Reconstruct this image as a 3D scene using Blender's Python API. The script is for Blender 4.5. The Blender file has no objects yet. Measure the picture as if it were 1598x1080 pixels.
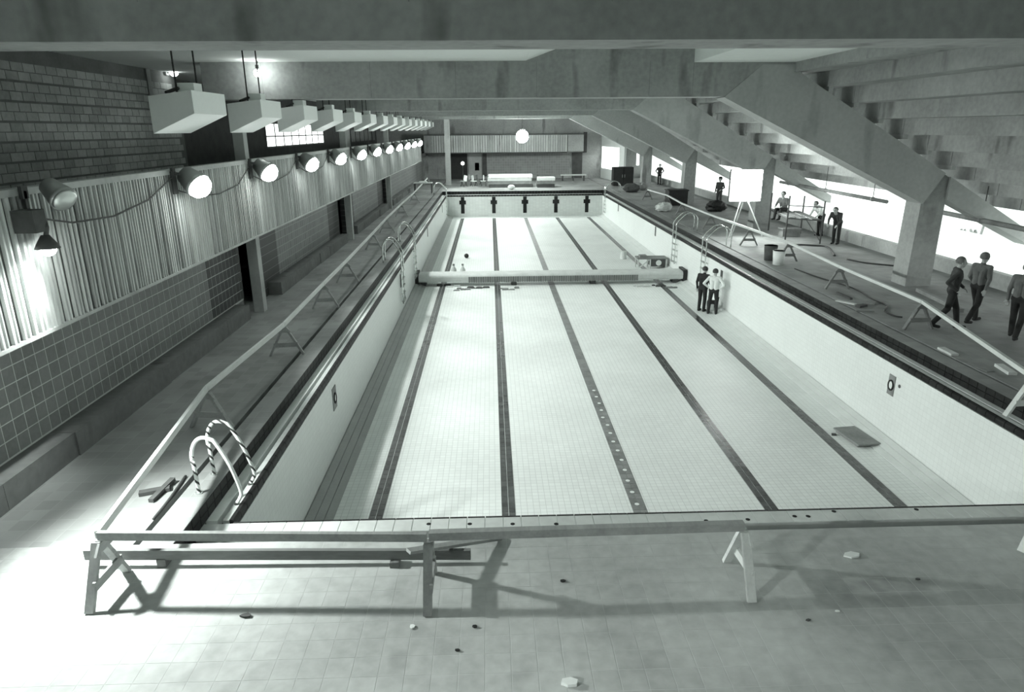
import bpy, bmesh, math, random
import numpy as np
from mathutils import Vector, Matrix
random.seed(7)
scene = bpy.context.scene
col = scene.collection
# ------------------------------------------------------------------ camera
F, CX, CY, CAMZ = 1060.0, 799.0, 540.0, 4.65
def _cam():
    d = np.array([764 - CX, -(202.5 - CY), -F]); d /= np.linalg.norm(d)
    a = math.radians(0.42)
    r = np.array([math.cos(a), math.sin(a), 0.0])
    x = r - d * (r @ d); x /= np.linalg.norm(x)
    return np.stack([x, d, np.cross(x, d)])
RC = _cam()
C0 = np.array([0, 0, CAMZ])
def ray(px, py): return RC @ np.array([px - CX, -(py - CY), -F])
def gz(px, py, z=0.0):
    d = ray(px, py); return C0 + d * ((z - CAMZ) / d[2])
def gx(px, py, x):
    d = ray(px, py); return C0 + d * (x / d[0])
def gy(px, py, y):
    d = ray(px, py); return C0 + d * (y / d[1])
cam_d = bpy.data.cameras.new('camera'); cam = bpy.data.objects.new('camera', cam_d); col.objects.link(cam)
cam_d.sensor_width = 36.0; cam_d.lens = F / 1598 * 36.0; cam_d.clip_end = 400; cam_d.clip_start = 0.05
M4 = Matrix.Identity(4)
for i in range(3):
    for j in range(3): M4[i][j] = RC[i][j]
M4.translation = Vector((0, 0, CAMZ)); cam.matrix_world = M4
scene.camera = cam
# ------------------------------------------------------------------ world, exposure
w = bpy.data.worlds.new('sky'); scene.world = w; w.use_nodes = True
bg = w.node_tree.nodes['Background']; bg.inputs[0].default_value = (.95, 1, .97, 1); bg.inputs[1].default_value = 2.6
vs = scene.view_settings
vs.view_transform = 'Standard'; vs.look = 'None'; vs.exposure = 0.0; vs.gamma = 1.0; vs.use_curve_mapping = False
FLOOD = 38.0       # radiance of the wall floodlight lenses
BEAM = 1600.0      # beam power of each wall floodlight
LAMP = (.95, 1, .97)
# ------------------------------------------------------------------ materials
def G(v): return (v * .955, v, v * .975, 1)
MATS = {}
def base(name, rough=.7, spec=.3):
    m = bpy.data.materials.new(name); m.use_nodes = True
    b = m.node_tree.nodes['Principled BSDF']
    b.inputs['Roughness'].default_value = rough
    b.inputs['Specular IOR Level'].default_value = spec
    MATS[name] = m
    return m, m.node_tree.nodes, m.node_tree.links, b
def mottled(name, v, amp=.25, scale=1.2, rough=.8, fine=14., bump=.0, stain=0., rnd=0., spec=.3, stretch=None):
    m, n, l, b = base(name, rough, spec)
    geo = n.new('ShaderNodeNewGeometry')
    vec = geo.outputs['Position']
    if stretch:
        mp = n.new('ShaderNodeMapping'); mp.inputs['Scale'].default_value = stretch; l.new(vec, mp.inputs['Vector']); vec = mp.outputs[0]
    t = n.new('ShaderNodeTexNoise'); t.inputs['Scale'].default_value = scale; t.inputs['Detail'].default_value = 6; l.new(vec, t.inputs['Vector'])
    t2 = n.new('ShaderNodeTexNoise'); t2.inputs['Scale'].default_value = fine; t2.inputs['Detail'].default_value = 4; l.new(vec, t2.inputs['Vector'])
    mx = n.new('ShaderNodeMath'); mx.operation = 'MULTIPLY_ADD'; l.new(t.outputs[0], mx.inputs[0]); mx.inputs[1].default_value = .65
    m2 = n.new('ShaderNodeMath'); m2.operation = 'MULTIPLY'; m2.inputs[1].default_value = .35; l.new(t2.outputs[0], m2.inputs[0]); l.new(m2.outputs[0], mx.inputs[2])
    fac = mx.outputs[0]
    if rnd:
        oi = n.new('ShaderNodeObjectInfo'); a = n.new('ShaderNodeMath'); a.operation = 'MULTIPLY_ADD'
        l.new(oi.outputs['Random'], a.inputs[0]); a.inputs[1].default_value = rnd; 
        s = n.new('ShaderNodeMath'); s.operation = 'SUBTRACT'; l.new(fac, s.inputs[0]); s.inputs[1].default_value = rnd / 2
        l.new(s.outputs[0], a.inputs[2]); fac = a.outputs[0]
    r = n.new('ShaderNodeValToRGB'); r.color_ramp.elements[0].position = .3; r.color_ramp.elements[1].position = .7
    r.color_ramp.elements[0].color = G(v * (1 - amp)); r.color_ramp.elements[1].color = G(min(1, v * (1 + amp)))
    l.new(fac, r.inputs[0]); colr = r.outputs[0]
    if stain:
        mp = n.new('ShaderNodeMapping'); mp.inputs['Scale'].default_value = (1.6, 1.6, .35); l.new(geo.outputs['Position'], mp.inputs['Vector'])
        t3 = n.new('ShaderNodeTexNoise'); t3.inputs['Scale'].default_value = 1.0; t3.inputs['Detail'].default_value = 3; l.new(mp.outputs[0], t3.inputs['Vector'])
        r3 = n.new('ShaderNodeValToRGB'); r3.color_ramp.elements[0].position = .60; r3.color_ramp.elements[1].position = .72
        r3.color_ramp.elements[0].color = (1, 1, 1, 1); q = 1 - stain; r3.color_ramp.elements[1].color = (q, q, q, 1)
        l.new(t3.outputs[0], r3.inputs[0])
        mm = n.new('ShaderNodeMixRGB'); mm.blend_type = 'MULTIPLY'; mm.inputs[0].default_value = 1; l.new(colr, mm.inputs[1]); l.new(r3.outputs[0], mm.inputs[2]); colr = mm.outputs[0]
    l.new(colr, b.inputs['Base Color'])
    if bump:
        bp = n.new('ShaderNodeBump'); bp.inputs['Strength'].default_value = bump; bp.inputs['Distance'].default_value = .02
        l.new(t2.outputs[0], bp.inputs['Height']); l.new(bp.outputs[0], b.inputs['Normal'])
    return m
def tiled(name, v, grout, ax, size, mortar=.006, rough=.35, amp=.06, blot=.0, spec=.4):
    m, n, l, b = base(name, rough, spec)
    geo = n.new('ShaderNodeNewGeometry'); sp = n.new('ShaderNodeSeparateXYZ'); l.new(geo.outputs['Position'], sp.inputs[0])
    cb = n.new('ShaderNodeCombineXYZ'); l.new(sp.outputs['XYZ'.index(ax[0])], cb.inputs[0]); l.new(sp.outputs['XYZ'.index(ax[1])], cb.inputs[1])
    t = n.new('ShaderNodeTexBrick'); t.offset = 0; t.squash = 1; l.new(cb.outputs[0], t.inputs['Vector'])
    t.inputs['Scale'].default_value = 1; t.inputs['Brick Width'].default_value = size[0]; t.inputs['Row Height'].default_value = size[1]
    t.inputs['Mortar Size'].default_value = mortar; t.inputs['Mortar Smooth'].default_value = .2
    t.inputs['Color1'].default_value = G(v * (1 - amp)); t.inputs['Color2'].default_value = G(v * (1 + amp)); t.inputs['Mortar'].default_value = G(grout)
    c = t.outputs[0]
    if blot:
        no = n.new('ShaderNodeTexNoise'); no.inputs['Scale'].default_value = .5; no.inputs['Detail'].default_value = 7; l.new(geo.outputs['Position'], no.inputs['Vector'])
        r = n.new('ShaderNodeValToRGB'); r.color_ramp.elements[0].position = .42; r.color_ramp.elements[1].position = .75
        r.color_ramp.elements[0].color = (1, 1, 1, 1); q = 1 - blot; r.color_ramp.elements[1].color = (q, q, q, 1); l.new(no.outputs[0], r.inputs[0])
        mm = n.new('ShaderNodeMixRGB'); mm.blend_type = 'MULTIPLY'; mm.inputs[0].default_value = 1; l.new(c, mm.inputs[1]); l.new(r.outputs[0], mm.inputs[2]); c = mm.outputs[0]
    l.new(c, b.inputs['Base Color'])
    return m
def emit(name, s, c=LAMP):
    m = bpy.data.materials.new(name); m.use_nodes = True; n = m.node_tree.nodes; n.clear()
    e = n.new('ShaderNodeEmission'); e.inputs[0].default_value = (*c, 1); e.inputs[1].default_value = s
    o = n.new('ShaderNodeOutputMaterial'); m.node_tree.links.new(e.outputs[0], o.inputs[0]); MATS[name] = m; return m
def metal(name, v, rough=.35):
    m, n, l, b = base(name, rough, .5); b.inputs['Metallic'].default_value = .8; b.inputs['Base Color'].default_value = G(v); return m
def striped(name, v0, v1, freq):
    m, n, l, b = base(name, .5, .3)
    geo = n.new('ShaderNodeTexCoord'); t = n.new('ShaderNodeTexWave'); t.wave_type = 'BANDS'; t.bands_direction = 'DIAGONAL'; t.inputs['Scale'].default_value = freq
    t.inputs['Distortion'].default_value = 1.5
    l.new(geo.outputs['Object'], t.inputs['Vector']); r = n.new('ShaderNodeValToRGB'); r.color_ramp.interpolation = 'CONSTANT'
    r.color_ramp.elements[0].color = G(v0); r.color_ramp.elements[1].color = G(v1); r.color_ramp.elements[1].position = .72
    l.new(t.outputs[0], r.inputs[0]); l.new(r.outputs[0], b.inputs['Base Color']); return m
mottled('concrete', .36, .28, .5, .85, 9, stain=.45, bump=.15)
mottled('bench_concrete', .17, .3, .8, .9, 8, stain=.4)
mottled('concrete_light', .46, .18, .5, .85, 9, stain=.25, bump=.15)
mottled('ceiling_white', .88, .05, .5, .9, 9)
mottled('deck', .40, .22, .55, .75, 5, bump=.1)
mottled('deck_tile', .48, .30, .6, .7, 7, rnd=.05, stain=.2)
mottled('deck_grout', .54, .15, .7, .85, 8)
mottled('ledge', .68, .16, .9, .55, 9)
mottled('black_tile', .022, .4, 2, .5, 20, rnd=.2, spec=.15)
mottled('grout', .62, .12, 2, .8, 20)
mottled('dark_slot', .03, .3, 2, .9)
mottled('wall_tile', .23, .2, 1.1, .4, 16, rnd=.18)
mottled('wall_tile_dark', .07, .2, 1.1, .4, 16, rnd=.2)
mottled('block', .44, .25, 1.1, .9, 12, rnd=.25, bump=.3)
mottled('block_joint', .20, .2, 2, .9)
mottled('rib', .52, .35, 3, .85, 25, rnd=.25, bump=.2, stretch=(1, 1, .12))
mottled('rib_gap', .10, .25, 3, .9, 25)
mottled('white_enamel', .92, .04, 1, .5)
mottled('grey_enamel', .74, .05, 1, .5)
mottled('wood', .36, .22, 4, .75, 30, stretch=(1, .25, 1))
mottled('wood_pale', .66, .15, 4, .75, 30, stretch=(1, .25, 1))
mottled('wood_dark', .20, .3, 4, .8, 30, stretch=(.25, 1, 1))
mottled('black', .03, .3, 2, .6)
mottled('dark', .09, .3, 2, .8)
mottled('mid', .25, .3, 2, .8)
mottled('pale', .62, .15, 2, .8)
mottled('white', .82, .05, 2, .7)
mottled('paper', .85, .05, 6, .8)
mottled('rubber', .05, .2, 5, .6)
mottled('lane_grey', .22, .3, 3, .5, 20, rnd=.2)
mottled('lane_black', .075, .35, 3, .25, 20, rnd=.3, spec=.5)
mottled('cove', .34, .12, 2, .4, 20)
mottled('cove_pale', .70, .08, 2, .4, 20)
mottled('skin', .42, .1, 6, .6)
mottled('hair', .06, .3, 20, .7)
mottled('hair_grey', .16, .3, 20, .7)
mottled('cloth_black', .03, .3, 4, .9)
mottled('cloth_dark', .055, .3, 4, .9)
mottled('cloth_mid', .16, .25, 4, .9)
mottled('cloth_white', .78, .08, 4, .9)
mottled('snow', .85, .04, .5, .9)
metal('chrome', .75, .2); metal('steel', .42, .4); metal('aluminium', .7, .35)
striped('taped', .80, .05, 5.0)
tiled('pool_floor', .84, .62, 'XY', (.12, .12), .005, .55, .03, .10)
tiled('pool_wall_x', .80, .66, 'YZ', (.12, .12), .003, .4, .02, .05)
tiled('pool_wall_y', .72, .5, 'XZ', (.24, .12), .004, .4, .04, .08)
tiled('far_deck', .29, .32, 'XY', (.24, .24), .006, .75, .10, .45)
tiled('far_wall_tile', .30, .42, 'XZ', (.24, .24), .01, .5, .1, .1)
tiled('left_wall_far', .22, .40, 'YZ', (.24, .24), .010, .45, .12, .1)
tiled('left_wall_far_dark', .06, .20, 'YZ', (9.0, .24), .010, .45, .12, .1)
tiled('riser_far', .03, .10, 'YZ', (.235, .12), .006, .3, .2)
tiled('riser_far_y', .03, .10, 'XZ', (.235, .12), .006, .3, .2)
tiled('tread_tile', .30, .55, 'XZ', (.10, .60), .012, .45, .15)
emit('flood_glow', FLOOD); emit('bulb_glow', 60.0); emit('lamp_panel', 55.0); emit('far_glow', 150.0); emit('window_and_patch_glow', 3.0); emit('small_glow', 12.0)
# ------------------------------------------------------------------ mesh builder
class MB:
    def __init__(s): s.v = []; s.f = []; s.m = []; s.mi = 0
    def add(s, vs_, fs):
        k = len(s.v); s.v += [tuple(map(float, p)) for p in vs_]; s.f += [tuple(i + k for i in q) for q in fs]; s.m += [s.mi] * len(fs); return s
    def hexa(s, p):
        return s.add(p, [(3, 2, 1, 0), (4, 5, 6, 7), (0, 1, 5, 4), (1, 2, 6, 5), (2, 3, 7, 6), (3, 0, 4, 7)])
    def box(s, x0, x1, y0, y1, z0, z1):
        return s.hexa([(x0, y0, z0), (x1, y0, z0), (x1, y1, z0), (x0, y1, z0), (x0, y0, z1), (x1, y0, z1), (x1, y1, z1), (x0, y1, z1)])
    def prism_y(s, pts, y0, y1):      # pts (x,z), counter-clockwise seen from -y
        n = len(pts)
        return s.add([(x, y0, z) for x, z in pts] + [(x, y1, z) for x, z in pts],
                     [tuple(range(n)), tuple(range(2 * n - 1, n - 1, -1))] + [(i, i + n, (i + 1) % n + n, (i + 1) % n) for i in range(n)])
    def prism_z(s, pts, z0, z1):      # pts (x,y) ccw
        n = len(pts)
        return s.add([(x, y, z0) for x, y in pts] + [(x, y, z1) for x, y in pts],
                     [tuple(range(n - 1, -1, -1)), tuple(range(n, 2 * n))] + [(i, (i + 1) % n, (i + 1) % n + n, i + n) for i in range(n)])
    def bar(s, a, b, wx, wz, up=(0, 0, 1)):   # rectangular bar between two points
        a, b = Vector(a), Vector(b); d = (b - a).normalized(); u = Vector(up); x = d.cross(u)
        if x.length < 1e-4: x = d.cross(Vector((1, 0, 0)))
        x.normalize(); u = x.cross(d); x *= wx / 2; u *= wz / 2
        return s.hexa([a - x - u, a + x - u, b + x - u, b - x - u, a - x + u, a + x + u, b + x + u, b - x + u])
    def tube(s, pts, r, n=10, caps=True):
        pts = [Vector(p) for p in pts]; rs = r if isinstance(r, (list, tuple)) else [r] * len(pts)
        k = len(s.v); prev = None
        vv = []; ff = []
        for i, p in enumerate(pts):
            t = (pts[min(i + 1, len(pts) - 1)] - pts[max(i - 1, 0)]).normalized()
            if prev is None:
                ref = Vector((0, 0, 1)) if abs(t.z) < .9 else Vector((1, 0, 0)); u = t.cross(ref).normalized()
            else:
                u = (prev - t * prev.dot(t)).normalized()
            prev = u; v = t.cross(u)
            for j in range(n):
                a = 2 * math.pi * j / n; vv.append(p + (u * math.cos(a) + v * math.sin(a)) * rs[i])
        for i in range(len(pts) - 1):
            for j in range(n):
                ff.append((i * n + j, i * n + (j + 1) % n, (i + 1) * n + (j + 1) % n, (i + 1) * n + j))
        if caps:
            ff.append(tuple(range(n - 1, -1, -1))); ff.append(tuple(range((len(pts) - 1) * n, len(pts) * n)))
        return s.add(vv, ff)
    def ball(s, c, r, n=12, m=8, sc=(1, 1, 1)):
        vv = [(c[0], c[1], c[2] - r * sc[2])]; ff = []
        for i in range(1, m):
            a = math.pi * i / m
            for j in range(n):
                b = 2 * math.pi * j / n
                vv.append((c[0] + r * sc[0] * math.sin(a) * math.cos(b), c[1] + r * sc[1] * math.sin(a) * math.sin(b), c[2] - r * sc[2] * math.cos(a)))
        vv.append((c[0], c[1], c[2] + r * sc[2])); L = len(vv) - 1
        for j in range(n): ff.append((0, 1 + (j + 1) % n, 1 + j)); ff.append((L, L - n + j, L - n + (j + 1) % n))
        for i in range(m - 2):
            for j in range(n):
                ff.append((1 + i * n + j, 1 + i * n + (j + 1) % n, 1 + (i + 1) * n + (j + 1) % n, 1 + (i + 1) * n + j))
        return s.add(vv, ff)
    def mesh(s, name, mats, smooth=False, off=(0, 0, 0)):
        me = bpy.data.meshes.new(name)
        me.from_pydata([(x - off[0], y - off[1], z - off[2]) for x, y, z in s.v], [], s.f)
        for mm in ([mats] if isinstance(mats, str) else mats): me.materials.append(MATS[mm])
        if any(s.m): me.polygons.foreach_set('material_index', s.m)
        if smooth:
            me.polygons.foreach_set('use_smooth', [True] * len(s.f))
        me.update(); return me
    def build(s, name, mats, parent=None, smooth=False, off=None):
        o3 = off if off is not None else (wloc(parent) if parent else (0, 0, 0))
        o = bpy.data.objects.new(name, s.mesh(name, mats, smooth, o3)); col.objects.link(o)
        if parent: o.parent = parent
        return o
def wloc(o):
    v = Vector((0, 0, 0))
    while o: v += o.location; o = o.parent
    return v
def tag(o, label=None, cat=None, group=None, kind=None):
    if label: o['label'] = label
    if cat: o['category'] = cat
    if group: o['group'] = group
    if kind: o['kind'] = kind
    return o
def thing(name, label, cat, loc=(0, 0, 0), rz=0, group=None):
    o = bpy.data.objects.new(name, None); col.objects.link(o); o.location = loc; o.rotation_euler[2] = rz; o.empty_display_size = .1
    return tag(o, label, cat, group)
def solo(name, mb, mats, label, cat, base_=None, group=None, smooth=False):   # a thing that is one mesh, origin at its base
    if base_ is None:
        a = np.array(mb.v); base_ = (float(a[:, 0].mean()), float(a[:, 1].mean()), float(a[:, 2].min()))
    o = mb.build(name, mats, None, smooth, off=base_); o.location = base_
    return tag(o, label, cat, group)
def struct(name, mb, mats, label, cat='structure', smooth=False):
    return tag(mb.build(name, mats, None, smooth), label, cat, kind='structure')
def put(me, name, parent, loc, rot=None):
    o = bpy.data.objects.new(name, me); col.objects.link(o); o.parent = parent; o.location = loc
    if rot: o.rotation_euler = rot
    return o
def copy_children(src, dst):
    for ch in list(src.children):
        c = ch.copy(); col.objects.link(c); c.parent = dst; copy_children(ch, c)
ORD = ['nearest', 'second', 'third', 'fourth', 'fifth', 'sixth', 'seventh', 'eighth', 'ninth', 'tenth', 'eleventh', 'twelfth', 'thirteenth', 'fourteenth', 'fifteenth', 'sixteenth']
def bump_box(w, d, h, ch):        # a piece with chamfered top edge, centred, bottom at z=0
    x, y = w / 2, d / 2; m = MB()
    m.add([(-x, -y, 0), (x, -y, 0), (x, y, 0), (-x, y, 0), (-x, -y, h - ch), (x, -y, h - ch), (x, y, h - ch), (-x, y, h - ch),
           (-x + ch, -y + ch, h), (x - ch, -y + ch, h), (x - ch, y - ch, h), (-x + ch, y - ch, h)],
          [(0, 1, 5, 4), (1, 2, 6, 5), (2, 3, 7, 6), (3, 0, 4, 7), (4, 5, 9, 8), (5, 6, 10, 9), (6, 7, 11, 10), (7, 4, 8, 11), (8, 9, 10, 11)])
    return m
# ------------------------------------------------------------------ key dimensions
XL, XR, Y0, Y1 = -3.46, 8.88, 7.97, 54.8      # pool basin
DL, DR, DN, DF = -3.83, 9.24, 7.08, 55.2      # deck edges around it
LZ = -.25                                     # level of the gutter ledge
YB, YE = -3.0, 69.5                           # back of the hall behind the camera, far wall
def fz(y): return -2.2 + (y - Y0) * .0053     # pool floor
FR = [7.2, 19.8, 32.4, 45.0, 57.6]            # frame lines
# ------------------------------------------------------------------ deck
m = MB()
SL0, SL1, SR0, SR1 = -4.30, -4.22, 9.62, 9.70
m.box(-11.4, SL0, DN, YE, -.4, 0); m.box(SL1, DL, DN, YE, -.4, 0); m.box(SR1, 15.1, DN, YE, -.4, 0); m.box(DR, SR0, DN, YE, -.4, 0)
m.box(DL, DR, DF, YE, -.4, 0)
m.mi = 2; m.box(-11.4, 15.1, YB, DN, -.4, -.0015)
m.mi = 1; m.box(SL0, SL1, DN, YE, -.4, -.09); m.box(SR0, SR1, DN, YE, -.4, -.09)
floor = struct('floor', m, ['far_deck', 'dark_slot', 'deck_grout'], 'grey tiled pool deck around the empty basin', 'floor')
# deck tiles in front of the camera
TS = .24
tile_me = bump_box(TS - .006, TS - .006, .004, .001).mesh('deck_tile', 'deck_tile')
cand = []
for i in range(-27, 45):
    for j in range(0, 13):
        x = i * TS; y = DN - .12 - j * TS
        cand.append((x, y))
def pixw(p):
    v = RC.T @ (np.array(p) - C0); return CX + F * v[0] / -v[2], CY - F * v[1] / -v[2], -v[2]
vis = []
for x, y in cand:
    px, py, dep = pixw((x, y, 0))
    vis.append((dep if -20 < px < 1620 and py < 1110 else 99 + dep, x, y))
vis.sort()
rest = MB()
for k, (d_, x, y) in enumerate(vis):
    if k < 300: put(tile_me, 'deck_tile', floor, (x, y, -.004), (0, 0, random.choice((0, math.pi / 2, math.pi))))
    elif d_ < 99: rest.box(x - .117, x + .117, y - .117, y + .117, -.004, 0)
if rest.v: tag(rest.build('deck_tile_field', 'deck_tile', floor), kind='stuff')
# ------------------------------------------------------------------ gutter ledges, risers, bullnose tiles
riser_me = {}
def piece(w, h, t, ch): return bump_box(w, h, t, ch)
rm = bump_box(.225, .115, .012, .003)
rm_x = MB(); rm_x.f = rm.f; rm_x.m = rm.m
rm_x.v = [(z, x, y) for x, y, z in rm.v]; riser_l = rm_x.mesh('riser_tile', 'black_tile')       # faces +x (left side)
rm_x = MB(); rm_x.f = [tuple(reversed(q)) for q in rm.f]; rm_x.m = rm.m
rm_x.v = [(-z, x, y) for x, y, z in rm.v]; riser_r = rm_x.mesh('riser_tile', 'black_tile')      # faces -x (right side)
def bull(length):        # quarter-round tile, edge at x=0 facing +x, top at z=0
    a = [(-.07, -.004), (-.07, -.12), (0, -.12), (0, -.05)] + [(-.05 + .05 * math.cos(t), -.05 + .05 * math.sin(t)) for t in (.5, 1.1)] + [(-.05, 0), (-.07, 0)]
    return a
def bull_mesh(kind):
    L = .225; pr = bull(L); mb = MB(); n = len(pr)
    def P(u, z, t):
        if kind == 'l': return (u, t, z)
        if kind == 'r': return (-u, t, z)
        if kind == 'n': return (t, u, z)
        return (t, -u, z)
    v = [P(u, z, -L / 2) for u, z in pr] + [P(u, z, L / 2) for u, z in pr]
    fs = [tuple(range(n)), tuple(range(2 * n - 1, n - 1, -1))] + [(i, i + n, (i + 1) % n + n, (i + 1) % n) for i in range(n)]
    if kind in 'ln': pass
    mb.add(v, fs); me = mb.mesh('bullnose_tile', 'black_tile')
    bm_ = bmesh.new(); bm_.from_mesh(me); bmesh.ops.recalc_face_normals(bm_, faces=bm_.faces); bm_.to_mesh(me); bm_.free()
    return me, mb
def side_ledge(name, sgn, xd, xs0, xs1, xe, label, cutY):
    mb = MB()
    def bx(a, b, *r): mb.box(min(a, b), max(a, b), *r)
    bx(xd, xs0, Y0, Y1, -.5, LZ)                       # strip by the riser
    mb.mi = 1; bx(xs0, xs1, Y0, Y1, -.5, LZ - .12)     # overflow slot
    mb.mi = 2; bx(xs1, xe - sgn * .07, Y0, Y1, -.5, LZ)
    mb.mi = 3; bx(xd - sgn * .06, xd, DN, DF, -.5, -.004)   # riser backing
    o = struct(name, mb, ['ledge' if sgn < 0 else 'white_enamel', 'dark_slot', 'ledge', 'grout'], label, 'pool edge')
    n = 0; far = MB(); y = Y0 - .75
    while y < DF - .2:
        for r in range(2):
            z = -.062 - r * .125
            if n < 300 and y < cutY:
                put(riser_l if sgn > 0 else riser_r, 'riser_tile', o, (xd, y, z)); n += 1
            else:
                bx_ = (xd, xd + sgn * .012); far.box(min(bx_), max(bx_), y - .1125, y + .1125, z - .058, z + .058)
        y += .237
    tag(far.build('riser_tile_run', 'black_tile', o), kind='stuff')
    me, mbb = bull_mesh('l' if sgn > 0 else 'r'); y = Y0 + .13; far = MB(); n = 0
    while y < Y1 - .1:
        if y < cutY + 3 and n < 300: put(me, 'bullnose_tile', o, (xe, y, LZ)); n += 1
        else: far.add([(a + xe, b + y, c + LZ) for a, b, c in mbb.v], mbb.f)
        y += .237
    tag(far.build('bullnose_tile_run', 'black_tile', o), kind='stuff')
    return o
side_ledge('trim_1', 1, DL, -3.68, -3.61, XL, 'left pool edge with pale ledge, dark overflow slot and black tiled riser', 26)
side_ledge('trim_2', -1, DR, 9.11, 9.05, XR, 'right pool edge with white strip, overflow slot and two rows of black tile', 34)
mb = MB(); mb.box(DL, DR, DN, 7.30, -.5, LZ); mb.mi = 1; mb.box(DL, DR, 7.30, 7.62, -.5, LZ - .12); mb.mi = 0; mb.box(DL, DR, 7.62, Y0 - .07, -.5, LZ - .004)
near_edge = struct('trim_3', mb, ['ledge', 'dark_slot'], 'near pool edge ledge of pale tiles with small anchor holes', 'pool edge')
lt = bump_box(.228, .27, .006, .002).mesh('ledge_tile', 'ledge'); me, mbb = bull_mesh('n')
x = XL + .12
while x < XR:
    put(lt, 'ledge_tile', near_edge, (x, 7.76, LZ - .004)); put(me, 'bullnose_tile', near_edge, (x, Y0, LZ)); x += .237
hole = MB().tube([(0, 0, 0), (0, 0, .004)], .03, 10).mesh('anchor_hole', 'dark_slot')
for px, py in ((669, 823), (733, 823), (800, 822), (868, 819), (1102, 813), (1167, 811), (1240, 806), (1261, 806), (1300, 797), (1424, 790)):
    p = gz(px, min(py, 818), LZ); put(hole, 'anchor_hole', near_edge, (p[0], min(max(p[1], 7.66), 7.85), LZ + .001))
mb = MB(); mb.box(XL, XR, Y1 + .07, DF, -.5, LZ); mb.mi = 1; mb.box(DL, DR, DF, DF + .06, -.5, -.004); 
far_edge = struct('trim_4', mb, ['ledge', 'riser_far_y'], 'far pool edge under a band of black tile', 'pool edge')
me, mbb = bull_mesh('f'); far = MB(); x = XL + .12
while x < XR: far.add([(a + x, b + Y1, c + LZ) for a, b, c in mbb.v], mbb.f); x += .237
tag(far.build('bullnose_tile_run', 'black_tile', far_edge), kind='stuff')
mb = MB(); x = DL + .12
while x < DR:
    for r in range(2): mb.box(x - .1125, x + .1125, DF - .012, DF, -.062 - r * .125 - .058, -.062 - r * .125 + .058)
    x += .237
tag(mb.build('riser_tile_run', 'black_tile', far_edge), kind='stuff')
# ------------------------------------------------------------------ pool basin
m = MB()
m.hexa([(XL - .2, Y0 - .3, -3), (XR + .2, Y0 - .3, -3), (XR + .2, Y1 + .3, -3), (XL - .2, Y1 + .3, -3),
        (XL - .2, Y0 - .3, fz(Y0 - .3)), (XR + .2, Y0 - .3, fz(Y0 - .3)), (XR + .2, Y1 + .3, fz(Y1 + .3)), (XL - .2, Y1 + .3, fz(Y1 + .3))])
pfloor = struct('pool_floor', m, 'pool_floor', 'white mosaic floor of the drained pool', 'pool floor')
ZW = LZ - .115
def wallbox(name, args, mat, label): return struct(name, MB().box(*args), mat, label, 'pool wall')
wl = wallbox('wall_pool_left', (XL - .25, XL, Y0 - .2, Y1 + .2, -2.9, ZW - .02), 'pool_wall_x', 'left wall of the drained pool, small white tile')
wr = wallbox('wall_pool_right', (XR, XR + .25, Y0 - .2, Y1 + .2, -2.9, ZW - .02), 'pool_wall_x', 'right wall of the drained pool, small white tile')
wn = wallbox('wall_pool_near', (XL, XR, Y0 - .25, Y0, -2.9, ZW - .02), 'pool_wall_y', 'near end wall of the drained pool')
wf = wallbox('wall_pool_far', (XL, XR, Y1, Y1 + .25, -2.9, ZW - .02), 'pool_wall_y', 'far end wall of the drained pool with five black lane targets')
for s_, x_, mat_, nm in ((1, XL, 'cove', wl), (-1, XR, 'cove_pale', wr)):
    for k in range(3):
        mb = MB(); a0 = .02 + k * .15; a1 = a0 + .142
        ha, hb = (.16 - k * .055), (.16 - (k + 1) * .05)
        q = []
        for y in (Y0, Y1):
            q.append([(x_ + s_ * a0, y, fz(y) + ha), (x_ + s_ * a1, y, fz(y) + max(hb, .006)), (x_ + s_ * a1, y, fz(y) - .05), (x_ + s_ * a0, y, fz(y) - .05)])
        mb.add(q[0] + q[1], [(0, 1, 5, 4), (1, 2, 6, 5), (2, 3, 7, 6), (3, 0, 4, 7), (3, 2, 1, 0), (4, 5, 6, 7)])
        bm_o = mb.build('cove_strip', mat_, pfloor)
        b_ = bmesh.new(); b_.from_mesh(bm_o.data); bmesh.ops.recalc_face_normals(b_, faces=b_.faces); b_.to_mesh(bm_o.data); b_.free()
slope = math.atan(.0053)
LW = (XR - XL) / 5
lane_me = {k: bump_box(.122, .19, .006, .002).mesh('lane_tile', k) for k in ('lane_black', 'lane_grey')}
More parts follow.
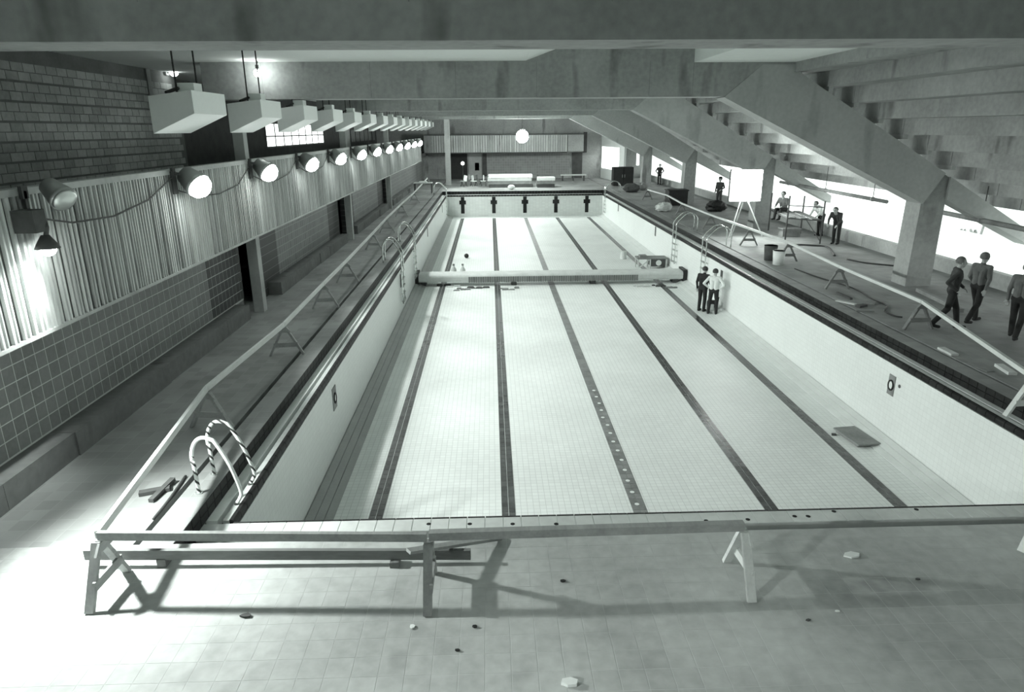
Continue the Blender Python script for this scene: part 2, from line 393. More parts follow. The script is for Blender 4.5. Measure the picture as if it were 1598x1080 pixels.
for i in range(5):
    xc = XL + LW * (i + .5); mt = 'lane_grey' if i == 2 else 'lane_black'
    mb = MB(); y0, y1 = Y0 + 1.2, Y1 - 1.0
    mb.hexa([(xc - .135, y0, fz(y0) - .02), (xc + .135, y0, fz(y0) - .02), (xc + .135, y1, fz(y1) - .02), (xc - .135, y1, fz(y1) - .02),
             (xc - .135, y0, fz(y0) + .003), (xc + .135, y0, fz(y0) + .003), (xc + .135, y1, fz(y1) + .003), (xc - .135, y1, fz(y1) + .003)])
    ln = mb.build('lane_line', 'grout' if i != 2 else 'lane_grey', pfloor)
    far = MB(); y = y0 + .1; n = 0
    while y < y1 - .1:
        for s_ in (-1, 1):
            if 10.8 < y < 17: put(lane_me[mt], 'lane_tile', ln, (xc + s_ * .066, y, fz(y) + .002), (slope, 0, 0))
            else: far.hexa([(xc + s_ * .066 + a * .061, y + b * .095, fz(y + b * .095) + z) for z in (-.01, .008) for a, b in ((-1, -1), (1, -1), (1, 1), (-1, 1))])
        y += .198
    tag(far.build('lane_tile_run', mt, ln), kind='stuff')
    if i == 2:
        dot = MB().tube([(0, 0, 0), (0, 0, .004)], .045, 10).mesh('plaster_spot', 'white')
        for k in range(14): 
            y = 11.35 + k * .45; put(dot, 'plaster_spot', ln, (xc + random.uniform(-.03, .03), y, fz(y) + .008))
    # backstroke target on the far wall
    mb = MB(); zt = LZ - .15; mb.box(xc - .14, xc + .14, Y1 - .012, Y1 + .01, fz(Y1) + .26, zt); mb.box(xc - .26, xc + .26, Y1 - .014, Y1 + .01, zt - .58, zt - .27)
    mb.build('lane_target', 'black_tile', wf)
# underwater light plates
def plate(par, xw, sgn, px0, pyc, w_, h_, name, ring):
    p = gx(px0, pyc, xw); fr = MB(); fr.box(*sorted((xw, xw + sgn * .015)), p[1] - w_ / 2, p[1] + w_ / 2, p[2] - h_ / 2, p[2] + h_ / 2)
    o = fr.build(name, 'mid' if ring else 'dark', par)
    if ring:
        mb = MB(); n = 20
        for k in range(n):
            a, b = 2 * math.pi * k / n, 2 * math.pi * (k + 1) / n; x = xw + sgn * .022
            mb.bar((x, p[1] + .09 * math.cos(a), p[2] + .11 * math.sin(a)), (x, p[1] + .09 * math.cos(b), p[2] + .11 * math.sin(b)), .03, .03, (1, 0, 0))
        mb.build('port_ring', 'black', o)
        mb = MB(); mb.tube([(xw + sgn * .012, p[1], p[2]), (xw + sgn * .02, p[1], p[2])], .085, 16); mb.build('port_lens', 'white', o)
    return o
plate(wr, XR, -1, 1391.5, 601, .24, .46, 'light_niche', True)
plate(wl, XL, 1, 521.5, 621, .32, .50, 'light_niche', True)
p = gx(1404, 603, XR); MB().tube([(XR, p[1], p[2]), (XR - .012, p[1], p[2])], .04, 10).build('inlet_hole', 'dark', wr)
for px, py in ((1023, 361), (965, 324), (1126, 432)): plate(wr, XR, -1, px, py, .22, .5, 'light_niche', False)
for px, py in ((625, 438), (667, 362), (690, 326)): plate(wl, XL, 1, px, py, .22, .5, 'light_niche', False)
# ------------------------------------------------------------------ left side: tiled wall, bench, fascia, gallery
XW, XF = -6.65, -6.0
m = MB(); m.box(XW - .2, XW, YB, 17.9, 0, 2.3); m.box(XW - .2, XW, 21.2, 28.2, 0, 2.3); m.box(XW - .2, XW, 33.6, 41.0, 0, 2.3); m.box(XW - .2, XW, 46.2, YE, 0, 2.3)
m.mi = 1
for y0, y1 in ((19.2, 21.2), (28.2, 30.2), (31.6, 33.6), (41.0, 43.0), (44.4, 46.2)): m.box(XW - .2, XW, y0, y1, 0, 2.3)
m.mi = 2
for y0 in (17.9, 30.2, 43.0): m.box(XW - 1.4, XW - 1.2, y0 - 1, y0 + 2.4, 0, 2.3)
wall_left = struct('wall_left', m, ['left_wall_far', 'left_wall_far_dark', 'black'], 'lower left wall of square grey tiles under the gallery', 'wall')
back = MB(); back.box(XW - .001, XW + .004, 7.6, 17.9, .36, 2.2); back.build('tile_bed', 'grout', wall_left)
tb = bump_box(.224, .224, .007, .002)
def face_x(mb): o = MB(); o.f = mb.f; o.m = mb.m; o.v = [(z, x, y) for x, y, z in mb.v]; return o
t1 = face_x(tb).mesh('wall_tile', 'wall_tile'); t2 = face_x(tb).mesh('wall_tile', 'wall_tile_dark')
n = 0; rest = MB(); rest2 = MB()
y = 7.76
while y < 17.85:
    for r in range(8):
        z = .40 + .12 + r * .24
        if z > 2.15: continue
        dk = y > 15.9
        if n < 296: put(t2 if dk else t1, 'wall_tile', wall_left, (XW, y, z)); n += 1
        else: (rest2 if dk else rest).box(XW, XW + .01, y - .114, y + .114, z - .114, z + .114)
    y += .24
if rest.v: tag(rest.build('wall_tile_field', 'wall_tile', wall_left), kind='stuff')
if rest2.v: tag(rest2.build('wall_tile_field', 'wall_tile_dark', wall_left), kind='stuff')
# bench kerb
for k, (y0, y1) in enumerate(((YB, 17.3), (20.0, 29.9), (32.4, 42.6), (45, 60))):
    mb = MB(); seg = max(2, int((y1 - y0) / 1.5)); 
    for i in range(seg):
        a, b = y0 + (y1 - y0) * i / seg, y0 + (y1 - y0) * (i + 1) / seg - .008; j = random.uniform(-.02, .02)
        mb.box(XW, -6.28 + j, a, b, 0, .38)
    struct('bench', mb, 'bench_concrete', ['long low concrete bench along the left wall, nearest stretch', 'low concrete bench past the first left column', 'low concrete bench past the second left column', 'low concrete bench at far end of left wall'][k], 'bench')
# columns
lcol = []
for k, y in enumerate((18.1, 30.7, 43.3)):
    struct('column', MB().box(-6.42, -6.16, y - .14, y + .14, 0, 5.1), 'concrete_light', ['slim pale concrete column under gallery, nearest of three on left', 'slim concrete column under gallery, middle of three on left', 'slim concrete column under gallery, farthest of three on left'][k], 'column')
# fascia with ribs
m = MB(); m.box(XF - .14, XF - .04, YB, 62, 2.1, 3.9); m.mi = 1; m.box(XF - .16, XF + .01, YB, 62, 3.89, 3.98); m.box(XF - .14, XF + .005, YB, 62, 2.06, 2.11)
fascia = struct('wall_gallery_front', m, ['rib_gap', 'concrete_light'], 'ribbed concrete gallery parapet with floodlights along its top', 'parapet')
ribs = []
for wdt in (.035, .05, .07):
    mb = MB(); z0, z1 = 2.11, 3.89
    mb.add([(-.045, -wdt / 2, z0), (0, -wdt / 3, z0), (0, wdt / 3, z0), (-.045, wdt / 2, z0), (-.045, -wdt / 2, z1), (0, -wdt / 3, z1), (0, wdt / 3, z1), (-.045, wdt / 2, z1)],
           [(0, 1, 5, 4), (1, 2, 6, 5), (2, 3, 7, 6)])
    ribs.append(mb)
rme = [r.mesh('rib', 'rib') for r in ribs]
y = 6.6; n = 0; rest = MB()
while y < 61.9:
    k = random.choice((0, 0, 1, 1, 2))
    if n < 300 and y > 7.2: put(rme[k], 'rib', fascia, (XF, y, 0)); n += 1
    else: rest.add([(a + XF, b + y, c) for a, b, c in ribs[k].v], ribs[k].f)
    y += random.choice((.075, .09, .11, .13))
tag(rest.build('rib_run', 'rib', fascia), kind='stuff')
# gallery
struct('floor_gallery', MB().box(-11.4, XF - .14, YB, YE, 2.3, 2.6), 'dark', 'dark walkway behind the gallery parapet', 'floor')
XG = -10.0
m = MB(); m.box(XG - .3, XG, YB, 23.6, 2.6, 7.2)
wg = struct('wall_gallery', m, 'block_joint', 'upper left gallery wall of rough concrete block courses', 'wall')
bl = face_x(bump_box(.385, .175, .022, .006)).mesh('block', 'block')
vents = [(gx(178, 78, XG), gx(215, 98, XG)), (gx(265, 97, XG), gx(293, 113, XG))]
cells = []
for r in range(17):
    z = 2.72 + r * .205
    for k in range(46):
        y = 8.2 + k * .40 + (.2 if r % 2 else 0)
        if y < 23.4 and z < 6.6:
            if any(a[1] - .2 < y < b[1] + .2 and b[2] - .1 < z < a[2] + .12 for a, b in vents): continue
            px, py, d_ = pixw((XG, y, z)); seen = -15 < px < 300 and 60 < py < 290
            cells.append((0 if seen else 1, d_, y, z))
cells.sort(); rest = MB()
for k, (s_, d_, y, z) in enumerate(cells):
    zz = z + (.012 if int((z - 2.72) / .205 + .5) % 2 else -.004)
    if k < 300: put(bl, 'block', wg, (XG, y, zz))
    else: rest.box(XG, XG + .02, y - .19, y + .19, zz - .087, zz + .087)
if rest.v: tag(rest.build('block_field', 'block', wg), kind='stuff')
for a, b in vents:
    MB().box(XG - .01, XG + .012, a[1], b[1], b[2], a[2]).build('vent_opening', 'black', wg)
p = gx(226, 100, XG); MB().box(XG, XG + .06, p[1] - .12, p[1] + .12, 5.6, 7.2).build('pilaster', 'concrete', wg)
# gallery wall beyond: dark glazing with a lit window
m = MB(); m.box(XG - 1.2, XG - 1.0, 23.6, YE, 2.3, 7.2); m.box(XG - 1.0, XG - .3, 23.4, 23.6, 2.3, 7.2)
wg2 = struct('wall_gallery_far', m, 'dark', 'dark recessed gallery wall beyond the block wall', 'wall')
a, b = gx(416, 228, XG - .98), gx(503, 199, XG - .98)
win = MB().box(XG - 1.0, XG - .97, a[1], b[1], 3.9, 5.0)
w1 = struct('window_1', win, 'window_and_patch_glow', 'brightly lit long window at the back of the gallery', 'window')
fr = MB()
for k in range(9):
    y = a[1] + (b[1] - a[1]) * k / 8; fr.box(XG - .99, XG - .94, y - .05, y + .05, 3.9, 5.0)
fr.box(XG - .99, XG - .94, a[1], b[1], 4.38, 4.44); fr.box(XG - .99, XG - .94, a[1], b[1], 3.85, 3.93)
fr.build('window_frame', 'mid', w1)
for px0, px1 in ((533, 545), (601, 606)):
    a, b = gx(px0, 210, XG - .9), gx(px1, 210, XG - .9)
    struct('gallery_pier', MB().box(XG - 1.0, XG - .85, a[1], b[1], 2.6, 6.5), 'concrete_light', 'pale pier on dark gallery wall, %s' % ('nearer' if px0 < 560 else 'farther'), 'column')
a, b = gx(547, 205, XG - .95), gx(585, 203, XG - .95)
w3 = struct('window_2', MB().box(XG - 1.0, XG - .97, a[1], b[1], 3.8, 4.7), 'mid', 'dim long glazed panel on the far gallery wall', 'window')
mb = MB()
for k in range(7):
    y = a[1] + (b[1] - a[1]) * k / 6; mb.box(XG - .98, XG - .94, y - .06, y + .06, 3.8, 4.7)
mb.build('window_frame', 'dark', w3)
# ------------------------------------------------------------------ ceiling, beams, raking legs, seating steps
m = MB()
m.prism_y([(-11.4, 6.42), (1.0, 6.42), (2.9, 7.1), (5.6, 7.1), (5.6, 6.36), (8.4, 6.36), (8.4, 7.5), (-11.4, 7.5)], YB, YE)
struct('ceiling', m, 'ceiling_white', 'pale concrete ceiling slab with a raised bay between the beams', 'ceiling')
NB = ['nearest overhead cross beam filling the top of the view', 'second cross beam with long raking leg to the right column', 'third cross beam and raking leg behind the second', 'fourth cross beam and raking leg', 'farthest cross beam and raking leg']
for k, y in enumerate(FR):
    mb = MB()
    mb.prism_y([(-7.7, 5.48), (6.5, 5.48), (7.6, 6.0), (8.45, 6.3), (8.45, 6.36), (5.6, 6.36), (5.6, 7.09), (2.9, 7.09), (1.0, 6.42), (-7.7, 6.42)], y, y + .8)
    top = struct('beam', mb, 'concrete', NB[k], 'beam')
    mb = MB(); mb.prism_y([(6.5, 5.46), (12.62, 2.5), (13.15, 3.36), (8.6, 6.06), (8.45, 6.3), (7.5, 6.3)], y - .012, y + .788); mb.build('raking_leg', 'concrete_light', top)
    mb = MB(); mb.prism_y([(13.36, 2.6), (16.2, 1.2), (16.2, 1.55), (13.36, 3.25)], y + .05, y + .75); mb.build('raking_tail', 'concrete_light', top)
    mb = MB(); mb.prism_y([(12.60, 0), (13.38, 0), (13.38, 3.22), (13.17, 3.35), (12.66, 2.52)], y + .14, y + .9)
    mb.build('column', 'concrete', top)
    if k < 3:
        jt = MB()
        for x in ((-6.1, -3.2, -.9, 1.3, 4.4, 5.6) if k else (-6, -3.3, -.75, 1.2, 3.6, 4.6)): jt.box(x - .006, x + .006, y - .003, y, 5.52 + .3 * (k == 0), 6.4)
        jt.build('form_joint', 'mid', top)
SX = [8.46] + [9.37 + .775 * k for k in range(10)]
SZ = [6.12] + [5.73 - .432 * k for k in range(10)]
bays = [(YB, 7.2)] + [(FR[i], FR[i + 1]) for i in range(4)] + [(57.6, YE)]
mb = MB(); mb.box(8.40, 8.5, YB, YE, 6.1, 7.5)
seat = struct('ceiling_seating', mb, 'concrete', 'underside of stepped concrete seating descending to the right', 'ceiling')
for bi, (ya, yb) in enumerate(bays):
    for k in range(1, 10):
        mb = MB(); x0, z0, zp = SX[k], SZ[k], SZ[k - 1]
        x1 = SX[k + 1]
        mb.prism_y([(x0, z0), (x1 + .02, z0), (x1 + .02, z0 + .14), (x0 + .13, z0 + .14), (x0 + .13, zp + .1), (x0, zp + .1)], ya + .01, yb - .01)
        if k == 1: mb.prism_y([(8.46, 6.12), (9.40, 6.12), (9.40, 6.26), (8.46, 6.26)], ya + .01, yb - .01)
        mb.build('seating_step', 'concrete', seat)
for k, y in enumerate(FR[1:3]):
    mb = MB()
    for i in range(1, 7):
        x, z = SX[i], SZ[i]; mb.box(x + .04, x + .16, y - .01, y + .78, z - .12, z)
    mb.build('bearing_pad', 'concrete_light', seat)
# closing the roof above the seating (the arena side)
struct('roof_slab', MB().hexa([(8.4, YB, 7.5), (16.6, YB, 2.6), (16.6, YE, 2.6), (8.4, YE, 7.5), (8.4, YB, 7.7), (16.6, YB, 2.8), (16.6, YE, 2.8), (8.4, YE, 7.7)]), 'dark', 'closed slab above the seating steps', 'roof')
# ------------------------------------------------------------------ far end, back, right side
m = MB(); m.box(-11.6, 11.3, YE, YE + .3, -.4, 7.5)
wfar = struct('wall_far', m, 'concrete', 'far end wall of the pool hall', 'wall')
def far_rect(px0, py0, px1, py1, y, t, name, mat, par, zmin=0.0):
    a, b = gy(px0, py0, y), gy(px1, py1, y)
    return MB().box(a[0], b[0], y - t, y, max(b[2], zmin), a[2]).build(name, mat, par)
yy = YE
gal = MB(); a, b = gy(580, 208, yy - 2.5), gy(885, 237, yy - 2.5)
gal.box(-6.2, b[0], yy - 2.5, yy - 2.3, 2.6, 4.15); gal.mi = 1; gal.box(-6.2, b[0] + 1.7, yy - 2.5, yy, 4.15, 4.25); gal.box(-6.2, b[0], yy - 2.3, yy, 2.5, 2.6)
fb = struct('gallery_far', gal, ['concrete', 'dark'], 'ribbed balcony front across the far wall', 'balcony')
rb = MB().box(-.05, .05, -.03, 0, 2.62, 4.14).mesh('rib', 'rib')
for k in range(56): put(rb, 'rib', fb, (-5.4 + k * .23, yy - 2.5, 0))
far_rect(756, 237, 888, 272, yy, .05, 'tile_panel', 'far_wall_tile', wfar)
far_rect(886, 210, 910, 236, yy - 2.2, .3, 'upper_bay', 'concrete', fb)
d1 = MB(); a, b = gy(893, 238, yy), gy(908, 272, yy); d1.box(a[0], b[0], yy - .06, yy, 0, a[2]); struct('door_1', d1, 'dark', 'dark door at right of the far wall', 'door')
far_rect(911, 206, 915, 238, yy, .3, 'shadow_reveal', 'dark', wfar)
far_rect(753, 237, 760, 275, yy, .12, 'dark_pier', 'dark', wfar)
far_rect(741, 254, 748, 266, yy, .10, 'wall_panel', 'black', wfar)
far_rect(731, 238, 752, 285, yy - .02, .08, 'pale_pier', 'concrete_light', wfar)
far_rect(700, 240, 730, 285, yy - .01, .03, 'dark_doorway', 'black', wfar)
struct('column', MB().box(*(lambda q: (q[0] - .22, q[0] + .22))(gy(699, 250, 62.0)), 61.8, 62.2, 0, 6.4), 'concrete_light', 'pale column at the far left corner of the deck', 'column')
# wall returning on the right of the far end
a = gy(928, 200, yy); b = gy(973, 200, 62.0)
m = MB(); m.hexa([(11.0, YE, 0), (11.9, 62.2, 0), (12.1, 62.3, 0), (11.3, YE + .2, 0), (11.0, YE, 6.4), (11.9, 62.2, 6.4), (12.1, 62.3, 6.4), (11.3, YE + .2, 6.4)])
w4 = struct('wall_far_right', m, 'ceiling_white', 'pale return wall right of the far balcony with a glowing light patch', 'wall')
q0, q1 = Vector((11.0, YE, 0)), Vector((11.9, 62.2, 0)); nrm = (q1 - q0).normalized()
def on_wall(t, z, d=-.03):
    p = q0 + (q1 - q0) * t; return (p.x + d, p.y, z)
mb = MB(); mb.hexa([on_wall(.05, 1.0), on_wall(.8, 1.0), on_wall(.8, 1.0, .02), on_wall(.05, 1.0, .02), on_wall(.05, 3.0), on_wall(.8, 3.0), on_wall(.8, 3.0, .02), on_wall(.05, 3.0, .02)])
struct('window_3', mb, 'window_and_patch_glow', 'glowing square panel standing for a patch of light on the far right return wall', 'window')  # emissive panel imitates a patch of light falling on this wall
m = MB(); m.box(12.0, 15.0, YE - .5, YE - .2, 0, 6.4)
wfr = struct('wall_far_corner', m, 'concrete', 'dim wall in the far right corner with narrow daylight slits', 'wall')
for k, (px0, px1) in enumerate(((994, 997), (1003, 1017))):
    a, b = gy(px0, 234, YE - .5), gy(px1, 258, YE - .5)
    struct('window_%d' % (4 + k), MB().box(a[0], b[0], YE - .52, YE - .5, b[2], a[2]), 'window_and_patch_glow', ['narrow bright slit window in far right corner', 'wider bright slit window in far right corner'][k], 'window')
struct('wall_back', MB().box(-11.6, 16.6, YB - .3, YB, -.4, 7.5), 'concrete', 'wall behind the viewpoint', 'wall')
struct('wall_outer_left', MB().box(-11.6, -11.2, YB, YE, -.4, 7.5), 'dark', 'outer wall behind the left gallery', 'wall')
m = MB(); 
for k in range(12):
    a, b = YB + (YE - YB) * k / 12, YB + (YE - YB) * (k + 1) / 12 - .012; m.box(15.1, 15.35, a, b, -.4, .46)
struct('wall_right', m, 'concrete', 'low concrete sill wall along the bright open right side', 'wall')
struct('ground_outside', MB().box(15.35, 80, -40, 130, -.6, -.4), 'snow', 'bright white ground outside the open right side', 'ground')
# ------------------------------------------------------------------ hanging wedge luminaires
def luminaire(k):
    y = 12.32 + 3.6 * k
    t = thing('hanging_luminaire', 'white wedge-shaped hanging light box on two rods, %s in the long row' % (ORD[k] if k else 'nearest and largest'), 'light', (-5.36, y + .75, 4.63), 0, 'hanging light boxes')
    return t
proto = luminaire(0)
def at(mb, name, mat, par, smooth=False): return mb.build(name, mat, par, smooth, off=(0, 0, 0))
mb = MB(); mb.prism_y([(-.365, 0), (.365, .32), (.365, .69), (-.365, .60)], -.75, .75); hs = at(mb, 'housing', 'grey_enamel', proto)
mb = MB(); mb.add([(.367, -.75, .32), (.367, .75, .32), (.367, .75, .69), (.367, -.75, .69)], [(0, 1, 2, 3)]); mb.add([(-.365, -.75, -.002), (-.365, .75, -.002), (.365, .75, .318), (.365, -.75, .318)], [(0, 1, 2, 3)])
at(mb, 'diffuser', 'white_enamel', hs)
at(MB().box(-.02, .26, -.35, .0, .64, .83), 'junction_box', 'white_enamel', proto)
for yy_ in (-.45, .45): at(MB().tube([(0, yy_, .62), (0, yy_, 1.80)], .016, 8), 'rod', 'black', proto)
at(MB().tube([(-.12, -.6, .66), (-.02, -.35, .74), (.02, -.3, .74)], .03, 8), 'conduit', 'black', proto)
for k in range(1, 15):
    copy_children(proto, luminaire(k))
# ------------------------------------------------------------------ floodlights on the parapet
def flood(k):
    y = 9.05 + 4.3 * k
    t = thing('floodlight', ['dark unlit round floodlight on parapet bracket with second lamp below, nearest', ][0] if k == 0 else 'glowing round floodlight clamped on ribbed parapet, %s from the near end' % ORD[k], 'floodlight', (XF, y, 3.95), 0, 'floodlights along the parapet')
    return t
def can(d, c, R, L, par, lens_mat, bell=.5):
    d = Vector(d).normalized(); c = Vector(c)
    b = [c - d * L, c - d * L * .92, c - d * L * .5, c - d * L * .15, c]
    h_ = at(MB().tube(b, [R * .35, R * .7, R * .85, R, R * 1.04], 20, caps=True), 'housing', 'steel', par, True)
    # bulging lens
    bl_ = R * (.3 if lens_mat == 'aluminium' else .85)
    rings = [c + d * .004, c + d * bl_ * .5, c + d * bl_ * .85, c + d * bl_]
    at(MB().tube(rings, [R * .95, R * .83, R * .5, R * .08], 20), 'lens', lens_mat, h_, True)
def spot(name, par, loc, d, power, cone, blend=.6, radius=.12):
    ld = bpy.data.lights.new(name, 'SPOT'); ld.energy = power; ld.spot_size = math.radians(cone); ld.spot_blend = blend; ld.shadow_soft_size = radius; ld.color = LAMP
    o = bpy.data.objects.new(name, ld); col.objects.link(o); o.parent = par; o.location = loc; o.rotation_euler = Vector(d).to_track_quat('-Z', 'Y').to_euler(); return o
proto = flood(0)
at(MB().box(.015, .06, -.06, .06, -.10, .06).box(.015, .06, -.03, .03, -.42, 0), 'bracket', 'dark', proto)
can((.75, -.35, -.55), (.52, .02, -.12), .17, .34, proto, 'aluminium')
at(MB().box(.03, .3, -.32, -.08, -.5, -.22), 'ballast_box', 'dark', proto)
at(MB().tube([(.25, -.05, -.35), (.3, -.1, -.45), (.27, -.12, -.6)], .03, 8), 'arm', 'dark', proto)
at(MB().tube([(.27, -.12, -.55), (.27, -.12, -.66), (.27, -.12, -.72)], [.05, .12, .15], 16), 'lower_shade', 'dark', proto, True)
at(MB().ball((.27, -.12, -.72), .10, 14, 8), 'bulb', 'bulb_glow', proto, True)
spot('beam', proto, (.30, -.12, -.80), (-.55, -.34, -.7), 1000.0, 92, .9, .06)
at(MB().tube([(.02, .1, -.35), (.04, .9, -.52), (.04, 2.0, -.56), (.04, 3.2, -.42), (.04, 4.2, -.12)], .014, 6), 'cable', 'dark', proto)
def lit_flood(k):
    t = flood(k)
    return t
p1 = lit_flood(1)
at(MB().box(.015, .06, -.06, .06, -.10, .06).box(.015, .05, -.09, .09, -.42, 0), 'bracket', 'dark', p1)
at(MB().tube([(.05, 0, -.04), (.14, .03, -.06), (.2, .16, -.10)], .03, 8), 'arm', 'dark', p1)
can((.75, -.28, -.58), (.44, .10, -.28), .25, .40, p1, 'flood_glow')
at(MB().tube([(.03, .05, -.35), (.03, 1.0, -.55), (.03, 2.1, -.6), (.03, 3.3, -.5), (.03, 4.2, -.15)], .012, 6), 'cable', 'dark', p1)
spot('beam', p1, (.68, .01, -.47), (8.5, .6, -4.6), BEAM, 88, .7)
for k in range(2, 12): copy_children(p1, lit_flood(k))
for k in (-2,):      # the row runs on past the left picture edge
    copy_children(p1, thing('floodlight', 'round floodlight on the parapet beyond the left picture edge', 'floodlight', (XF, 9.05 + 4.3 * k, 3.95), 0, 'floodlights along the parapet'))
# other lamps
t = thing('work_light', 'blazing work light hung on the ribbed parapet at the left picture edge', 'work light', (XF, 7.05, 2.72))
at(MB().tube([(.03, .1, 1.3), (.1, .05, .5), (.24, 0, .16)], .012, 6), 'cord', 'dark', t)
at(MB().tube([(.24, 0, .16), (.25, 0, .08), (.27, 0, .0)], [.04, .10, .16], 16), 'shade', 'steel', t, True)
at(MB().ball((.28, 0, -.07), .10, 14, 10), 'bulb', 'bulb_glow', t, True)
spot('beam', t, (.30, 0, -.19), (1, -.10, -.60), 2000.0, 126, .8, .10)
p = gy(402, 114, 19.35); t = thing('work_lamp', 'bright bare work lamp hung before the second beam at upper left', 'lamp', (p[0], p[1], p[2]))
at(MB().ball((0, 0, 0), .10, 14, 8), 'bulb', 'bulb_glow', t, True); at(MB().tube([(0, 0, .09), (0, 0, .2)], .045, 10), 'socket', 'dark', t); at(MB().tube([(0, 0, .2), (.02, .05, 6.40 - p[2])], .01, 6), 'cord', 'dark', t)
p = gx(270, 113, XG + .25); t = thing('wall_lamp', 'small glowing bracket lamp on the block wall near the vent', 'lamp', (XG + .02, p[1], p[2]))
at(MB().box(0, .06, -.1, .1, -.08, .08), 'base', 'mid', t); at(MB().tube([(.05, 0, 0), (.2, 0, .02)], .03, 8), 'arm', 'dark', t); at(MB().ball((.25, 0, .0), .12, 12, 8, (1, 1.6, 1)), 'globe', 'small_glow', t, True)
p = gy(815, 213, 58.0); t = thing('globe_lamp', 'large glaring globe lamp hung beneath the farthest beam', 'lamp', (p[0], p[1], p[2]))
at(MB().ball((0, 0, 0), .5, 20, 14), 'globe', 'far_glow', t, True); at(MB().tube([(0, 0, .48), (0, 0, .62)], .2, 14), 'socket', 'dark', t, True); at(MB().tube([(0, 0, .6), (0, 0, 5.48 - p[2])], .03, 8), 'hanger', 'dark', t)
p = gz(1163, 345, 0); p = (11.9, 33.0, 0)
t = thing('floodlight_stand', 'blazing rectangular floodlight bank on a tall stand beside the second right column', 'floodlight', (gy(1165, 290, 30.6)[0], 30.6, 0))
at(MB().box(-.72, .72, .06, .22, 1.5, 2.9), 'housing', 'dark', t)
at(MB().box(-.68, .68, .0, .07, 1.54, 2.86), 'lamp_face', 'lamp_panel', t)
for dx, dy in ((-.75, -.5), (.75, -.5), (-.1, .9)): at(MB().tube([(dx * .2, .12, 1.55), (dx, dy, 0)], .03, 8), 'leg', 'pale', t)
p = gy(722, 255, 66.5); t = thing('globe_lamp', 'small round globe lamp on a post by the far doorway', 'lamp', (p[0], p[1], 0))
at(MB().tube([(0, 0, 0), (0, 0, p[2] - .1)], .04, 8), 'post', 'dark', t); at(MB().ball((0, 0, p[2]), .16, 12, 8), 'globe', 'small_glow', t, True)
# ------------------------------------------------------------------ trestles and barrier rails
HT = .62
def trestle_parts(t, wood='wood'):
    for s_ in (-1, 1):
        at(MB().bar((s_ * .35, 0, .005), (s_ * .03, 0, HT), .045, .09, (0, 1, 0)), 'leg', wood, t)
    at(MB().bar((-.25, -.035, .24), (.25, -.035, .24), .03, .10), 'cross_brace', wood, t)
    mb = MB(); mb.prism_y([(-.15, .52), (.15, .52), (.06, HT), (-.06, HT)], -.05, -.025); at(mb, 'gusset', wood, t)
first_t = {}
def trestle(x, y, rz, label, group, wood='wood'):
    t = thing('trestle', label, 'trestle', (x, y, 0), rz, group)
    if wood not in first_t: trestle_parts(t, wood); first_t[wood] = t
    else:
        for ch in first_t[wood].children: c = ch.copy(); col.objects.link(c); c.parent = t
    return t
def rail(a, b, label, mat='wood', wdt=.05, h=.09, z=HT, group=None, name='barrier_rail'):
    mb = MB(); a, b = Vector((a[0], a[1], 0)), Vector((b[0], b[1], 0)); e = (b - a).normalized() * -.012
    mb.bar(a - e + Vector((0, 0, z + h / 2)), b + e + Vector((0, 0, z + h / 2)), wdt, h)
    mb.v = [(x_, y_, z_ + .022) for x_, y_, z_ in mb.v]
    return solo(name, mb, mat, label, 'plank', group=group)
near = [(-4.12, 6.22), (-.70, 6.05), (2.60, 6.12)]
trestle(near[0][0], near[0][1], math.pi / 2 - .03, 'weathered timber A-frame trestle at the near left corner of the barrier', 'near barrier trestles')
trestle(near[1][0], near[1][1], math.pi / 2, 'timber A-frame trestle in the middle of the near barrier', 'near barrier trestles')
trestle(near[2][0], near[2][1], math.pi / 2 + .04, 'timber A-frame trestle at the right end of the near rail, long shadow beside it', 'near barrier trestles', 'wood_pale')
p = gz(1582, 857); trestle(p[0] + .35, p[1] + .1, .5, 'timber A-frame trestle cut off by the right picture edge, only a foot showing', 'near barrier trestles', 'wood_pale')
rail(near[0], near[1], 'long timber rail across the near barrier, left length', 'wood', group='near barrier rails')
rail((near[1][0], near[1][1] + .03), near[2], 'long timber rail across the near barrier, right length', 'wood', .08, .09, group='near barrier rails')
# boards on the floor under the near barrier
a, b = gz(137, 884), gz(735, 879)
mb = MB(); mb.bar((a[0], a[1], .16), (b[0], b[1], .12), .05, .12); mb.box(a[0] + .8, a[0] + .9, a[1] - .06, a[1] + .08, 0, .10); mb.box(b[0] - .9, b[0] - .8, b[1] - .06, b[1] + .08, 0, .07)
solo('low_rail', mb, 'wood_dark', 'dark timber board lying low along the floor beneath the near left rail', 'plank')
a, b = gz(640, 905), gz(780, 842)
mb = MB(); mb.bar((a[0], a[1], .36), (b[0], b[1], .03), .09, .035); solo('loose_plank', mb, 'wood', 'loose plank leaning slantwise at the middle near trestle', 'plank')
left = [gz(px, py, HT + .06) for px, py in ((322, 607), (443, 507), (505, 443), (540, 408), (582, 364), (603, 341), (626, 319), (646, 301), (667, 278))]
prev = near[0]
for k, q in enumerate(left):
    trestle(q[0], q[1], random.uniform(-.15, .15), 'timber A-frame trestle on the left deck, %s from the near corner' % ORD[k + 1], 'left deck trestles')
    rail(prev, q, 'barrier rail along the left deck, %s length from the near corner' % (ORD[k] if k else 'first'), 'wood_pale', .05, .09, group='left deck rails')
    prev = q
rt = [gz(px, py, 0) for px, py in ((1598, 648), (1432, 514), (1306, 451), (1228, 408), (1168, 383), (1108, 358), (1063, 337), (1040, 322), (1010, 312))]
prev = None
